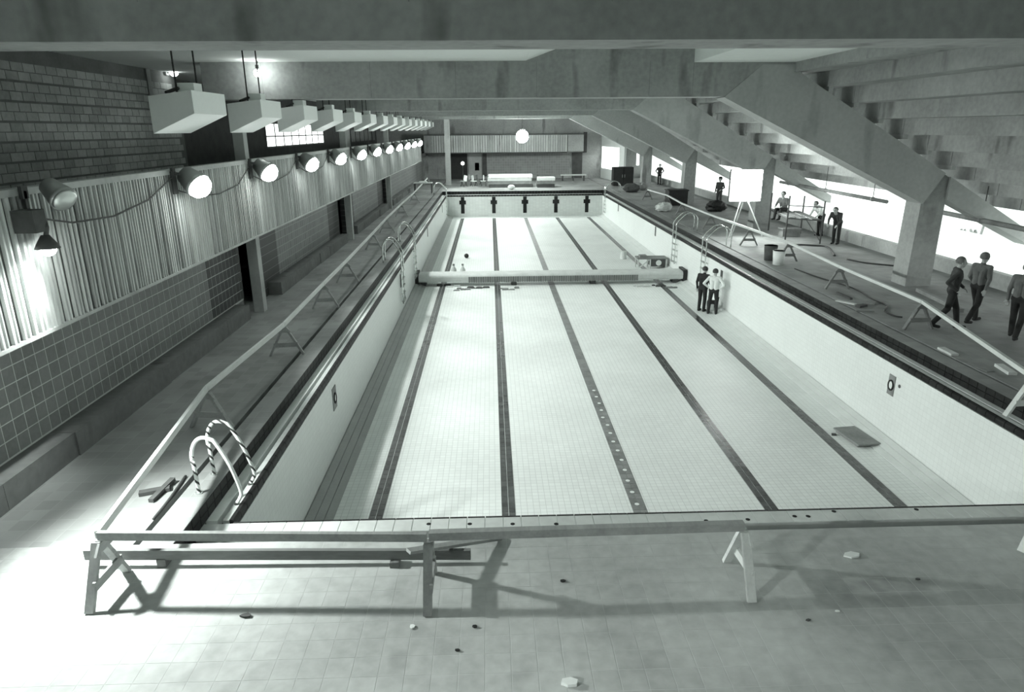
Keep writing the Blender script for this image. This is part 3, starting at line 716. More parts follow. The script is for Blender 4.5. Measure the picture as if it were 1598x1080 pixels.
for k, q in enumerate(rt):
    trestle(q[0], q[1], random.uniform(-.15, .15), 'timber A-frame trestle on the right deck, %s along the pool' % ORD[k], 'right deck trestles', 'wood_dark' if k > 0 else 'wood_pale')
    if prev is not None: rail(prev, q, 'barrier pole along the right deck, %s length from the near end' % (ORD[k - 1] if k > 1 else 'first'), 'wood_pale', .07, .08, group='right deck rails')
    prev = q
# ------------------------------------------------------------------ pool ladders
def smooth_path(q, n=5):
    q = [Vector(p_) for p_ in q]; out = []
    for i in range(len(q) - 1):
        p0, p1_, p2, p3 = q[max(i - 1, 0)], q[i], q[i + 1], q[min(i + 2, len(q) - 1)]
        for k in range(n):
            t_ = k / n; out.append(.5 * ((2 * p1_) + (-p0 + p2) * t_ + (2 * p0 - 5 * p1_ + 4 * p2 - p3) * t_ ** 2 + (-p0 + 3 * p1_ - 3 * p2 + p3) * t_ ** 3))
    return out + [q[-1]]
def arc_rail(x_deck, x_pool, y, top, zfoot):
    s = 1 if x_pool > x_deck else -1; pts = []
    pts.append((x_deck, y, 0)); pts.append((x_deck, y, top * .55))
    n = 8; cx = (x_deck + (x_pool - x_deck) * .38); rx = abs(cx - x_deck)
    for i in range(n + 1):
        a = math.pi - i * (math.pi * .72) / n
        pts.append((cx + s * rx * math.cos(a), y, top * .55 + top * .45 * math.sin(a) * 1.0))
    e = pts[-1]
    pts.append((x_pool - s * .02, y, e[2] * .45 + .05)); pts.append((x_pool, y, 0)); pts.append((x_pool, y, zfoot))
    return pts
t = thing('pool_handrail', 'pair of arched grab rails wrapped in striped tape at near left corner', 'handrail', (-3.8, 8.55, 0))
for k, (y, yp) in enumerate(((8.80, 8.88), (8.27, 8.33))):
    pts = arc_rail(-4.0, -3.55, y, .78, -.17)
    pts = pts[:-2] + [(-3.50, yp, -.05), (-3.52, yp - .02, -.16), (-3.56, yp - .03, -.22)]
    pts = [(p_[0] + (-.06 * math.sin(math.pi * min(i, 10) / 10)), p_[1] + (0.015 * i if i < 6 else .08), p_[2]) for i, p_ in enumerate(pts)]
    pts = smooth_path(pts, 4); nsp = 13
    tp = MB().tube(pts[:nsp], .026, 12).build('taped_post', 'taped', t, True)
    MB().tube(pts[nsp - 1:], .026, 12).build('rail', 'taped' if k == 0 else 'white_enamel', t, True)
    e = pts[-1]; MB().tube([e, (e[0] - .02, e[1], LZ + .0)], .028, 10).build('foot', 'dark', t)
    MB().tube([(-4.0, y, 0), (-4.0, y, .015)], .05, 12).build('flange', 'chrome', tp)
def ladder(xd, xp, y, label, depth=-1.55, w_=.55):
    t = thing('pool_ladder', label, 'ladder', ((xd + xp) / 2, y, 0), 0, 'pool ladders')
    for s_ in (-1, 1):
        pts = arc_rail(xd, xp, y + s_ * w_ / 2, .85, depth)
        MB().tube(smooth_path(pts, 3), .024, 10).build('rail', 'chrome', t, True)
    for k in range(5):
        z = -.35 - k * .28
        if z > depth: MB().box(xp - .05, xp + .05, y - w_ / 2, y + w_ / 2, z - .015, z + .015).build('tread', 'steel', t)
    return t
ladder(-4.0, XL + .12, 25.2, 'chrome pool ladder over the left edge, nearer of the mid-pool pair')
ladder(-4.0, XL + .12, 29.6, 'chrome pool ladder over the left edge beyond the boom, farther of pair')
ladder(9.75, XR - .12, 27.6, 'chrome pool ladder with arched rails on the right edge, nearer one')
ladder(9.75, XR - .12, 32.3, 'chrome pool ladder with arched rails on the right edge, farther one')
ladder(-4.3, XL + .1, 52.8, 'small chrome ladder at the far left corner of the pool')
ladder(9.9, XR - .1, 53.0, 'small chrome ladder at the far right corner of the pool')
# ------------------------------------------------------------------ tiled boom across the pool
YBm = 30.5; zb = fz(YBm)
t = thing('pool_boom', 'low pale rounded boom lying across the pool, middle faced with dark tile', 'partition', (2.7, YBm, zb))
def boom_prof(r=0.0):
    pr = [(-.36 - r, .19), (-.40 - r, .26), (-.40 - r, .42)] + [(-.22 + (.18 + r) * math.cos(a), .42 + (.12 + r) * math.sin(a)) for a in (2.6, 2.1, 1.6)] + [(.36, .54 + r), (.40, .5), (.40, .19)]
    return pr
def ext_x(pr, x0, x1):
    n = len(pr); mb = MB()
    mb.add([(x0, YBm + y, zb + z) for y, z in pr] + [(x1, YBm + y, zb + z) for y, z in pr],
           [tuple(range(n)), tuple(range(2 * n - 1, n - 1, -1))] + [(i, i + n, (i + 1) % n + n, (i + 1) % n) for i in range(n)])
    return mb
def fixn(o):
    b_ = bmesh.new(); b_.from_mesh(o.data); bmesh.ops.recalc_face_normals(b_, faces=b_.faces); b_.to_mesh(b_ and o.data); b_.free(); return o
fixn(ext_x(boom_prof(), XL + .15, XR - .2).build('boom_body', 'pale', t))
x0, x1 = gy(733, 430, YBm)[0], gy(992, 430, YBm)[0]
tm = MB().box(-.045, .045, -.012, 0, -.13, .13).mesh('face_tile', 'lane_grey')
x = x0; k = 0
while x < x1 and k < 120: put(tm, 'face_tile', t, (x - 2.7, -.402, .30)); x += .104; k += 1
for x in (XL + .35, 1.0, 4.6, XR - .5): MB().box(x - .12, x + .12, YBm - .28, YBm + .28, zb - .05, zb + .20).build('support_block', 'dark', t)
for x in (XL + .08, XR - .12): MB().box(x - .08, x + .08, YBm - .42, YBm + .42, zb - .02, zb + .62).build('end_plate', 'black', t)
# ------------------------------------------------------------------ loose things in the pool
p = gz(1336, 683, -2.14)
mb = MB(); mb.prism_z([(-.27, -.47), (.27, -.47), (.27, .47), (-.27, .47)], .05, .085); mb.box(-.24, -.18, -.4, .4, 0, .05); mb.box(.18, .24, -.4, .4, 0, .05)
o = mb.build('plywood_panel', 'mid', None); o.location = (p[0], p[1], fz(p[1]) + .006); o.rotation_euler[2] = .12; tag(o, 'square grey plywood panel on the pool floor by the right wall', 'panel')
a, b = gz(1345, 668, -2.15), gz(1364, 682, -2.15); mb = MB(); mb.bar((a[0] + .1, a[1], fz(a[1]) + .03), (b[0] + .1, b[1], fz(b[1]) + .03), .05, .04); solo('batten', mb, 'mid', 'thin batten lying beside the plywood panel', 'batten')
p = gz(1301, 678, -2.15); solo('tile_shard', MB().prism_z([(p[0] - .06, p[1] - .03), (p[0] + .05, p[1] - .04), (p[0] + .06, p[1] + .03), (p[0] - .03, p[1] + .05)], fz(p[1]) + .004, fz(p[1]) + .03), 'dark', 'small dark shard left of the plywood panel', 'debris')
p = gz(728, 403, -2.05); solo('ball', MB().ball((p[0], p[1], fz(p[1]) + .13), .125, 14, 10), 'black', 'small dark ball on the pool floor beyond the boom', 'ball', smooth=True)
for k, px in enumerate((708, 722)):
    p = gz(px, 421, -2.0); y = 32.0; x = gy(px, 420, y)[0]; t = thing('bottle', ['pale bottle standing behind the boom, left one', 'pale pointed bottle standing behind the boom, right one'][k], 'bottle', (x, y, fz(y)), 0, 'bottles behind the boom')
    at(MB().tube([(0, 0, .004), (0, 0, .4), (0, 0, .52), (0, 0, .58)], [.13, .13, .06, .05], 12), 'body', 'pale', t, True); at(MB().tube([(0, 0, .58), (0, 0, .66)], .055, 10), 'cap', 'mid', t)
# work cart behind the boom
cx_, cy_ = 8.0, 33.6; z0 = fz(cy_)
t = thing('work_cart', 'cluttered wheeled work cart standing behind the boom at right', 'cart', (cx_, cy_, z0))
at(MB().box(-.75, .75, -.35, .35, .52, .58), 'top', 'mid', t)
for dx in (-.7, -.1, .7):
    for dy in (-.3, .3): at(MB().box(dx - .03, dx + .03, dy - .03, dy + .03, .02, .52), 'leg', 'pale', t)
at(MB().box(-.05, .72, -.30, .32, .15, .50), 'side_panel', 'dark', t); at(MB().tube([(.32, -.31, .33), (.32, -.335, .33)], .14, 16), 'drum_end', 'white', t)
at(MB().bar((-.7, -.32, .05), (-.15, -.32, .5), .04, .05), 'brace', 'pale', t); at(MB().box(-.6, -.25, -.2, .2, .58, .68), 'tool_tray', 'mid', t)
p = gz(973, 402, -1.98); solo('tin_can', MB().tube([(p[0], p[1], fz(p[1]) + .004), (p[0], p[1], fz(p[1]) + .42)], .16, 14), 'pale', 'pale drum standing left of the work cart', 'drum', smooth=False)
# rubble along the boom
rr = random.Random(3)
for k, (px, py) in enumerate(((722, 452), (708, 447), (745, 450), (795, 451), (1000, 447), (1022, 446), (1050, 449), (1064, 443), (690, 446))):
    p = gz(px, py, -2.08); mb = MB(); w_ = rr.uniform(.2, .6)
    for i in range(5):
        x, y = p[0] + rr.uniform(-w_, w_), p[1] + rr.uniform(-.15, .15); s_ = rr.uniform(.06, .16)
        mb.prism_z([(x - s_, y - s_ * .6), (x + s_, y - s_ * .5), (x + s_ * .7, y + s_ * .7), (x - s_ * .6, y + s_ * .6)], fz(y) + .003, fz(y) + rr.uniform(.02, .07))
    tag(solo('rubble', mb, ['mid', 'pale', 'dark'][k % 3], ['grey heap of rubble at front of the boom, below second lane line gap', 'small dark scrap heap left of the grey heap', 'small scraps right of the grey heap', 'scraps beside the second lane line at the boom', 'scraps under the right half of the boom', 'scraps by the fourth lane line at boom', 'scraps by the fifth lane line', 'scraps at the right end of the boom', 'scraps at the left end of the boom'][k], 'rubble'), kind='stuff')
# ------------------------------------------------------------------ litter on the decks
def scrap(px, py, w_, d_, mat, label, name='paper_scrap', z=.0, h=.004, rz=0, cat='litter'):
    p = gz(px, py); mb = MB(); pts = []
    for i in range(6):
        a = i * math.pi / 3 + .3; r_ = rr.uniform(.75, 1.1); pts.append((w_ * r_ * math.cos(a), d_ * r_ * math.sin(a)))
    mb.prism_z(pts, .003, h + .004); o = mb.build(name, mat, None); o.location = (p[0], p[1], .003); o.rotation_euler[2] = rz
    return tag(o, label, cat)
scrap(1328, 868, .10, .055, 'paper', 'white block-like paper scrap on the right near deck', h=.02)
scrap(888, 1068, .09, .055, 'paper', 'crumpled white paper at the bottom centre of the deck', h=.03)
scrap(384, 962, .06, .03, 'dark', 'dark leaf-like scrap on bright deck below the near rail', h=.015)
scrap(878, 908, .035, .02, 'black', 'small black scrap right of the middle trestle', h=.012)
scrap(741, 979, .03, .018, 'black', 'tiny black scrap below the middle trestle', h=.012)
scrap(644, 979, .03, .03, 'paper', 'tiny white scrap left of the middle trestle foot', h=.01)
scrap(714, 1016, .03, .015, 'black', 'tiny dark scrap on the lower deck', h=.01)
scrap(1261, 969, .03, .015, 'dark', 'tiny dark scrap right of the pale trestle', h=.01)
scrap(1432, 905, .03, .015, 'dark', 'tiny dark scrap on the shadowed right deck', h=.01)
scrap(1306, 955, .03, .015, 'paper', 'tiny white scrap on the shadowed right deck', h=.01)
def board(pa, pb, wdt, h, mat, label, z=0):
    a, b = gz(*pa), gz(*pb); mb = MB(); mb.bar((a[0], a[1], z + h / 2 + .003), (b[0], b[1], z + h / 2 + .003), wdt, h); return solo('offcut_board', mb, mat, label, 'board')
board((1468, 545), (1490, 556), .16, .05, 'pale', 'pale offcut board on the right deck near the slot')
board((1558, 572), (1580, 586), .16, .06, 'pale', 'pale offcut board on the right deck nearest the picture edge')
board((1530, 577), (1543, 576), .3, .01, 'mid', 'thin sheet scrap beside the nearest pale offcut')
board((1306, 458), (1328, 468), .08, .05, 'dark', 'dark stick lying by the right trestle')
board((1338, 480), (1350, 478), .14, .06, 'dark', 'short dark offcut in the scrap heap on right deck')
board((1352, 473), (1366, 475), .2, .05, 'mid', 'grey offcut in the scrap heap on right deck')
board((1305, 470), (1335, 476), .12, .03, 'pale', 'thin pale strip in the scrap heap on right deck')
board((1335, 486), (1364, 487), .05, .03, 'mid', 'thin lath lying across the deck slot at right')
board((1432, 455), (1500, 488), .12, .10, 'mid', 'grey timber baulk on the deck behind the walking men', 0)
board((120, 650), (165, 628), .22, .05, 'pale', 'pale board lying on the left bench', .38)
def cable(pts, r, label, mat='rubber', z=.02):
    q = [gz(*p_) for p_ in pts]; pp = []
    for i in range(len(q) - 1):
        for s_ in range(5):
            t_ = s_ / 5; p0, p1, p2, p3 = q[max(i - 1, 0)], q[i], q[i + 1], q[min(i + 2, len(q) - 1)]
            v = .5 * ((2 * p1) + (-p0 + p2) * t_ + (2 * p0 - 5 * p1 + 4 * p2 - p3) * t_ ** 2 + (-p0 + 3 * p1 - 3 * p2 + p3) * t_ ** 3); pp.append((v[0], v[1], z))
    pp.append((q[-1][0], q[-1][1], z)); return solo('cable', MB().tube(pp, r, 6), mat, label, 'cable', smooth=True)
cable([(1240, 420), (1275, 433), (1330, 450), (1362, 468), (1384, 478), (1380, 486), (1395, 494), (1408, 496)], .02, 'thin black cable looping over the right deck to the trestle')
cable([(1232, 386), (1246, 383), (1268, 384), (1290, 386), (1300, 396), (1302, 400)], .045, 'thick hose curving behind the buckets')
cable([(1322, 405), (1350, 411), (1400, 416)], .03, 'dark hose lying left of the big right column')
cable([(240, 812), (262, 785), (290, 745)], .02, 'dark cable tangle lying by the grab rails on left deck')
p = gz(238, 770); mb = MB(); mb.bar((p[0] - .15, p[1] - .05, .03), (p[0] + .2, p[1] + .08, .03), .1, .05); mb.bar((p[0] + .1, p[1] - .25, .03), (p[0] + .15, p[1] + .3, .05), .07, .05)
solo('clamp_tool', mb, 'dark', 'dark clamp-like tool lying on the bright left deck', 'tool')
# buckets
for k, (px, py, mat, lab, r_, h_) in enumerate(((1201, 406, 'dark', 'dark bucket beside the white bucket on right deck', .24, .55), (1214, 413, 'white', 'white bucket on the right deck', .22, .50))):
    p = gz(px, py); t = thing('bucket', lab, 'bucket', (p[0], p[1], 0)); at(MB().tube([(0, 0, .003), (0, 0, h_), (0, 0, h_), (0, 0, .04)], [r_ * .82, r_, r_ * .95, r_ * .78], 18), 'pail', mat, t, True)
    at(MB().tube([(r_ * math.cos(a), 0, h_ - .02 - .12 * math.sin(a)) for a in [math.pi * i / 8 for i in range(9)]], .008, 6), 'handle', 'steel', t)
# ------------------------------------------------------------------ far deck materials
def stack(x0, x1, y0, y1, n, h, mats, label, name='timber_stack'):
    t = thing(name, label, 'stack', ((x0 + x1) / 2, (y0 + y1) / 2, 0)); z = .003
    for k in range(n):
        j = rr.uniform(-.12, .12); MB().box(x0 + j, x1 + j, y0 + rr.uniform(-.1, .1), y1, z, z + h - .03).build('layer', mats[k % len(mats)], t); z += h
        if k < n - 1:
            for xx in (x0 + .3, x1 - .3): MB().box(xx - .05, xx + .05, y0, y1, z - .03, z).build('spacer', 'dark', t)
    return t
stack(-.2, 3.5, 58.6, 60.2, 4, .26, ['dark', 'mid', 'pale', 'white'], 'long stack of pale and dark boards on the far deck')
stack(3.95, 5.4, 58.2, 59.4, 3, .28, ['dark', 'mid', 'white'], 'short stack of boxes right of the long board stack')
t = thing('long_bench', 'long dark bench against the far wall at right', 'bench', (7.8, 65.5, 0)); at(MB().box(-1.2, 1.2, -.25, .25, .5, .6), 'seat', 'pale', t)
for dx in (-1, 0, 1): at(MB().box(dx - .06, dx + .06, -.2, .2, 0, .5), 'leg', 'dark', t)
t = thing('site_cabinet', 'black site cabinet standing at the far right of the pool', 'cabinet', (11.3, 59.5, 0)); at(MB().box(-.85, .85, -.5, .5, .05, 1.55), 'body', 'black', t); dr1 = at(MB().box(-.82, -.02, -.53, -.5, .1, 1.5), 'door', 'black', t); dr2 = at(MB().box(.02, .82, -.53, -.5, .1, 1.5), 'door', 'black', t); at(MB().box(-.12, -.08, -.56, -.53, .7, .95), 'handle', 'steel', dr1); at(MB().box(.08, .12, -.56, -.53, .7, .95), 'handle', 'steel', dr2); at(MB().box(-.8, .8, -.45, .45, 0, .05), 'plinth', 'dark', t)
def chair(x, y, rz, label, mat):
    t = thing('folding_chair', label, 'chair', (x, y, 0), rz, 'jumbled chairs on the far deck')
    at(MB().box(-.22, .22, -.2, .2, .42, .46), 'seat', mat, t); at(MB().bar((0, .2, .46), (0, .3, .9), .42, .03, (1, 0, 0)), 'backrest', mat, t)
    for dx in (-.2, .2):
        at(MB().bar((dx, -.2, 0), (dx, .15, .44), .03, .03), 'leg', 'dark', t); at(MB().bar((dx, .25, 0), (dx, -.1, .44), .03, .03), 'leg', 'dark', t)
for k in range(6):
    chair(-2.3 + k * .42 + rr.uniform(-.05, .05), 60.2 + (k % 2) * .8, rr.uniform(-.8, .8), 'pale folding chair in the jumble left of the long stack, %s from left' % ['leftmost', 'second', 'third', 'fourth', 'fifth', 'sixth'][k], 'white' if k % 2 == 0 else 'mid')
p = gz(798, 296); solo('pale_sack', MB().ball((p[0], p[1], .2), .3, 12, 8, (1, .8, .65)), 'white', 'small white sack in front of the long board stack', 'sack', smooth=True)
# bench table at far left
p = gz(668, 292); t = thing('work_table', 'small work table with papers by the far left wall', 'table', (-5.2, 54.0, 0)); at(MB().box(-.7, .7, -.4, .4, .75, .8), 'top', 'pale', t)
for dx in (-.65, .65):
    for dy in (-.35, .35): at(MB().box(dx - .03, dx + .03, dy - .03, dy + .03, 0, .75), 'leg', 'dark', t)
solo('paper_roll', MB().box(-5.5, -4.9, 53.8, 54.2, .803, .9), 'white', 'white papers piled on the far left work table', 'paper')
# ------------------------------------------------------------------ right deck: pipes, scaffold, site things, outside
def pipe(pa, pb, x, r, label):
    a, b = gx(*pa, x), gx(*pb, x); t = thing('pipe', label, 'pipe', (x, (a[1] + b[1]) / 2, 0))
    MB().tube([a, b], r, 12).build('tube', 'mid', t, True)
    for f_ in (.1, .5, .9):
        q = a + (b - a) * f_; MB().tube([(q[0], q[1], q[2] + r), (q[0], q[1], q[2] + 1.0)], .015, 6).build('hanger', 'dark', t); MB().tube([q + (b - a) * .004, q - (b - a) * .004], r * 1.25, 12).build('collar', 'mid', t, True)
pipe((1218, 284), (1384, 315), 14.6, .07, 'horizontal pipe slung left of the big right column')
pipe((1448, 327), (1640, 366), 14.6, .075, 'horizontal pipe slung right of the big right column')
sc0 = [(13.15, 32.0), (12.65, 28.9), (14.2, 30.9), (13.75, 28.0)]
t = thing('scaffold', 'low tube scaffold frame with plank platform by the right opening', 'scaffold', (13.4, 30, 0))
for (x, y), h in zip(sc0, (1.75, 1.9, 1.7, 1.75)): MB().tube([(x, y, 0), (x, y, h)], .035, 8).build('post', 'dark', t)
for a, b in ((0, 1), (2, 3), (0, 2), (1, 3)): MB().tube([(*sc0[a], .95), (*sc0[b], .95)], .022, 6).build('ledger', 'dark', t)
MB().tube([(*sc0[1], 1.5), (*sc0[3], 1.5)], .02, 6).build('ledger', 'dark', t); MB().tube([(*sc0[3], .1), (*sc0[2], .9)], .02, 6).build('brace', 'dark', t)
for k in range(3): 
    f_ = .15 + k * .33; a = Vector((*sc0[0], .99)).lerp(Vector((*sc0[2], .99)), f_); b = Vector((*sc0[1], .99)).lerp(Vector((*sc0[3], .99)), f_); MB().bar(a, b, .28, .04).build('plank', 'wood_dark', t)
solo('site_box', MB().box(11.2, 12.4, 43.2, 44.2, 0, .9).box(11.15, 12.45, 43.15, 44.25, .9, .97), 'black', 'dark site box behind the right barrier poles', 'box')
solo('tool_chest', MB().box(13.0, 13.8, 30.0, 30.5, 0, .3).box(12.97, 13.83, 29.97, 30.53, .3, .36), 'mid', 'grey chest under the scaffold', 'box')
# a draped heap and an angled board stack further along the right deck
for k, (px, py, s_, mat, lab) in enumerate(((1070, 312, .5, 'pale', 'pale draped heap by the third right column'), (1117, 330, .55, 'black', 'dark bundled heap below the man in a hat'), (985, 300, .6, 'dark', 'dark heap beside the site cabinet'), (1000, 297, .5, 'mid', 'grey heap beside the farthest right trestle'), (1035, 330, .45, 'pale', 'pale crumpled sheet at the right pool edge'))):
    p = gz(px, py); mb = MB(); mb.ball((p[0], p[1], s_ * .55), s_, 14, 9, (1.1, .9, .6))
    mb.v = [(x + rr.uniform(-.06, .06), y + rr.uniform(-.06, .06), max(.003, z + rr.uniform(-.05, .05))) for x, y, z in mb.v]; solo('heap', mb, mat, lab, 'heap')
# pale board with worn dark lettering outside
a, b = gx(1470, 340, 24.0), gx(1598, 420, 24.0)
t = thing('hoarding_board', 'pale hoarding board with worn dark letter strokes outside the opening', 'sign', (24.0, (a[1] + b[1]) / 2, -.4))
MB().box(24.0, 24.1, min(a[1], b[1]) - 1, max(a[1], b[1]) + 1, -.4, 2.2).build('panel', 'snow', t)
for k, (x0, y0, x1, y1) in enumerate(((1484, 367, 1486, 358), (1496, 367, 1500, 358), (1500, 358, 1503, 367), (1505, 358, 1508, 368), (1514, 358, 1518, 367), (1518, 367, 1522, 359), (1522, 359, 1524, 367), (1530, 367, 1535, 352))):
    p0, p1 = gx(x0, y0, 23.97), gx(x1, y1, 23.97); MB().bar(p0, p1, .11, .03, (1, 0, 0)).build('letter_stroke', 'mid', t)
# ------------------------------------------------------------------ people
def capsule(mb, a, b, r0, r1, n=12):
    a, b = Vector(a), Vector(b); d = b - a
    if d.length < 1e-5: mb.ball(a, r0, n, 8); return
    d.normalize(); pts = []; rs = []
    for t_ in (-.95, -.7, -.35, 0): pts.append(a + d * r0 * t_); rs.append(r0 * math.sqrt(max(.02, 1 - t_ * t_)))
    for t_ in (0, .35, .7, .95): pts.append(b + d * r1 * t_); rs.append(r1 * math.sqrt(max(.02, 1 - t_ * t_)))
    mb.tube(pts, rs, n)
BASE = dict(pelvis=(0, 0, .95), chest=(0, .01, 1.28), neck=(0, 0, 1.47), head=(0, .025, 1.62), shl=(-.19, 0, 1.41), shr=(.19, 0, 1.41),
            ell=(-.25, -.03, 1.13), elr=(.25, -.03, 1.13), wrl=(-.26, .05, .88), wrr=(.26, .05, .88), hil=(-.09, 0, .91), hir=(.09, 0, .91),
            knl=(-.10, .02, .50), knr=(.10, .02, .50), anl=(-.10, -.02, .09), anr=(.10, -.02, .09))
def person(label, loc, rz, pose={}, top='cloth_dark', legs='cloth_black', hair='hair', hat=False, vox=.014, scale=1.0, shirt=None, base_z=None):
    J = dict(BASE); J.update(pose); J = {k: Vector(v) for k, v in J.items()}
    segs = []
    def S(a, b, r0, r1, m_): segs.append((Vector(a), Vector(b), r0, r1, m_))
    sp = J['chest'] - J['pelvis']
    for s_ in (-1, 1):
        sx = Vector((s_ * .075, 0, 0))
        S(J['pelvis'] + sx * 1.0, J['pelvis'] + sp * .5 + sx * .95, .105, .105, top); S(J['pelvis'] + sp * .5 + sx * .9, J['chest'] + sx * 1.15, .105, .118, top)
    S(J['chest'] + Vector((-.1, 0, .06)), J['chest'] + Vector((.1, 0, .06)), .105, .105, top)
    S(J['shl'], J['shr'], .068, .068, top); S(J['chest'] + Vector((0, 0, .1)), J['neck'], .10, .06, top)
    if shirt: S(J['chest'] + Vector((0, .075, -.12)), J['neck'] + Vector((0, .04, -.03)), .05, .035, shirt)
    S(J['hil'] + Vector((0, 0, .02)), J['hir'] + Vector((0, 0, .02)), .11, .11, legs)
    for q in 'lr':
        S(J['sh' + q], J['el' + q], .062, .05, top); S(J['el' + q], J['wr' + q], .048, .036, top)
        S(J['hi' + q], J['kn' + q], .098, .070, legs); S(J['kn' + q], J['an' + q], .072, .058, legs)
        f = J.get('to' + q); fd = (f - J['an' + q]) if f else Vector((0, .17, -.05))
        S(J['an' + q] + Vector((0, -.04, -.045)), J['an' + q] + fd, .042, .036, 'cloth_black')
        # hand: palm, four fingers, thumb
        d = (J['wr' + q] - J['el' + q]).normalized(); hd = J.get('hd' + q); d = hd.normalized() if hd else d
        side = d.cross(Vector((0, 0, 1))); side = side.normalized() if side.length > .2 else Vector((0, 1, 0))
        nrm_ = side.cross(d).normalized(); w0 = J['wr' + q]; s2 = 1 if q == 'l' else -1
        S(w0, w0 + d * .04, .028, .03, 'skin')
        for k, (o_, ln) in enumerate(((-.030, .062), (-.010, .074), (.011, .070), (.031, .056))):
            k0 = w0 + d * .045 + side * o_ * .8; k1 = w0 + d * .095 + side * o_; S(k0, k1, .014, .013, 'skin')
            k2 = k1 + d * ln * .5 - nrm_ * .012; S(k1, k2, .0105, .0095, 'skin'); S(k2, k2 + d * ln * .42 - nrm_ * .022, .0095, .008, 'skin')
        tb_ = w0 + d * .035 - side * .028 * s2; t1_ = tb_ + d * .035 - side * .03 * s2; S(tb_, t1_, .014, .012, 'skin'); S(t1_, t1_ + d * .03 - side * .004, .012, .010, 'skin')
    S(J['neck'] - Vector((0, 0, .03)), J['head'] - Vector((0, .01, .06)), .058, .055, 'skin')
    hx = J['head']; fw = Vector(pose.get('look', (0, 1, 0))).normalized(); sd = fw.cross(Vector((0, 0, 1))).normalized(); up = sd.cross(fw)
    S(hx + up * .03 - fw * .02, hx + up * .03 + fw * .015, .092, .085, 'skin'); S(hx - up * .05 + fw * .03, hx + up * .02 + fw * .03, .058, .075, 'skin')
    S(hx - up * .085 + fw * .055, hx - up * .06 + fw * .05, .035, .04, 'skin'); S(hx + up * .015 + fw * .10, hx - up * .025 + fw * .112, .012, .017, 'skin')
    for s_ in (-1, 1): S(hx + sd * s_ * .088 + up * .015, hx + sd * s_ * .09 - up * .03, .018, .014, 'skin')
    S(hx - up * .058 + fw * .088 - sd * .02, hx - up * .058 + fw * .088 + sd * .02, .010, .010, 'skin')
    mb = MB()
    for a, b, r0, r1, m_ in segs: capsule(mb, a, b, r0, r1)
    tmp = bpy.data.objects.new('tmp', mb.mesh('tmp', 'skin')); col.objects.link(tmp)
    md = tmp.modifiers.new('r', 'REMESH'); md.mode = 'VOXEL'; md.voxel_size = vox
    ms = tmp.modifiers.new('s', 'SMOOTH'); ms.factor = .5; ms.iterations = 2
    dg = bpy.context.evaluated_depsgraph_get(); ev = tmp.evaluated_get(dg); me = bpy.data.meshes.new_from_object(ev)
    bpy.data.objects.remove(tmp)
    n = len(me.polygons); c = np.zeros(n * 3); me.polygons.foreach_get('center', c); c = c.reshape(-1, 3)
    best = np.full(n, 9.0); mi = np.zeros(n, int); names = []
    for a, b, r0, r1, m_ in segs:
        if m_ not in names: names.append(m_)
        A, D = np.array(a), np.array(b - a); L = max(D @ D, 1e-9); t_ = np.clip((c - A) @ D / L, 0, 1)
        dist = np.linalg.norm(c - (A + t_[:, None] * D), axis=1) - (r0 + (r1 - r0) * t_)
        if m_ == shirt: dist -= .004
        k = dist < best; best[k] = dist[k]; mi[k] = names.index(m_)
    me.materials.clear()
    for nm in names: me.materials.append(MATS[nm])
    me.polygons.foreach_set('material_index', mi.astype(np.int32)); me.polygons.foreach_set('use_smooth', [True] * n); me.update()
    zmin = min(v.co.z for v in me.vertices) if base_z is None else base_z
    for v in me.vertices: v.co = (v.co.x, v.co.y, v.co.z - zmin)
    me.name = 'person'
    o = bpy.data.objects.new('person', me); col.objects.link(o); o.location = (loc[0], loc[1], loc[2] + .002); o.rotation_euler[2] = rz; o.scale = (scale,) * 3
    tag(o, label, 'person')
    h = MB(); hc = hx + up * .035 - fw * .018 - Vector((0, 0, zmin)); h.ball((0, 0, 0), .108, 16, 12, (1, 1.02, 1.02)); keep = MB()
    R3 = Matrix((sd, fw, up)).transposed()
    vs2 = [hc + R3 @ Vector(v) for v in h.v]
    fs2 = [f for f in h.f if all(not (h.v[i][1] > .05 and h.v[i][2] < .055) and not (h.v[i][2] < -.075) for i in f)]
    keep.add(vs2, fs2); keep.build('hair', hair, o, True, off=(0, 0, 0))
    e = MB()
    for s_ in (-1, 1): e.ball(hx + fw * .088 + sd * s_ * .033 + up * .018 - Vector((0, 0, zmin)), .013, 8, 6)
    e.build('eyes', 'black', o, True, off=(0, 0, 0))
    if hat:
        hb = MB(); q = hc + up * .05; hb.tube([q, q + up * .015], [.17, .165], 20); hb.tube([q + up * .01, q + up * .07, q + up * .10], [.115, .11, .07], 20); hb.build('hat', 'cloth_black', o, True, off=(0, 0, 0))
    return o
stride = dict(knl=(-.10, .16, .50), anl=(-.10, .24, .09), knr=(.10, -.06, .50), anr=(.11, -.32, .13), tor=(.11, -.17, .05))
p = gz(1468, 513)
person('man in dark jacket and pale shirt striding along the right deck, elbow bent back', (p[0] + .15, p[1] + .05, 0), -1.95, dict(stride, elr=(.30, -.20, 1.17), wrr=(.24, .02, .98), ell=(-.24, .06, 1.14), wrl=(-.24, .26, .98), chest=(0, .03, 1.28), neck=(0, .04, 1.46), head=(0, .07, 1.61), shl=(-.19, .03, 1.41), shr=(.19, .03, 1.41)),
       'cloth_dark', 'cloth_black', 'hair_grey', vox=.010, shirt='cloth_white')
p = gz(1522, 503)
person('man in grey sweater and black trousers walking behind the first man', (p[0] - .1, p[1], 0), -1.25, dict(stride, wrl=(-.25, .18, .92), wrr=(.26, -.12, .90)), 'cloth_mid', 'cloth_black', 'hair_grey', vox=.010)
p = gz(1580, 528)
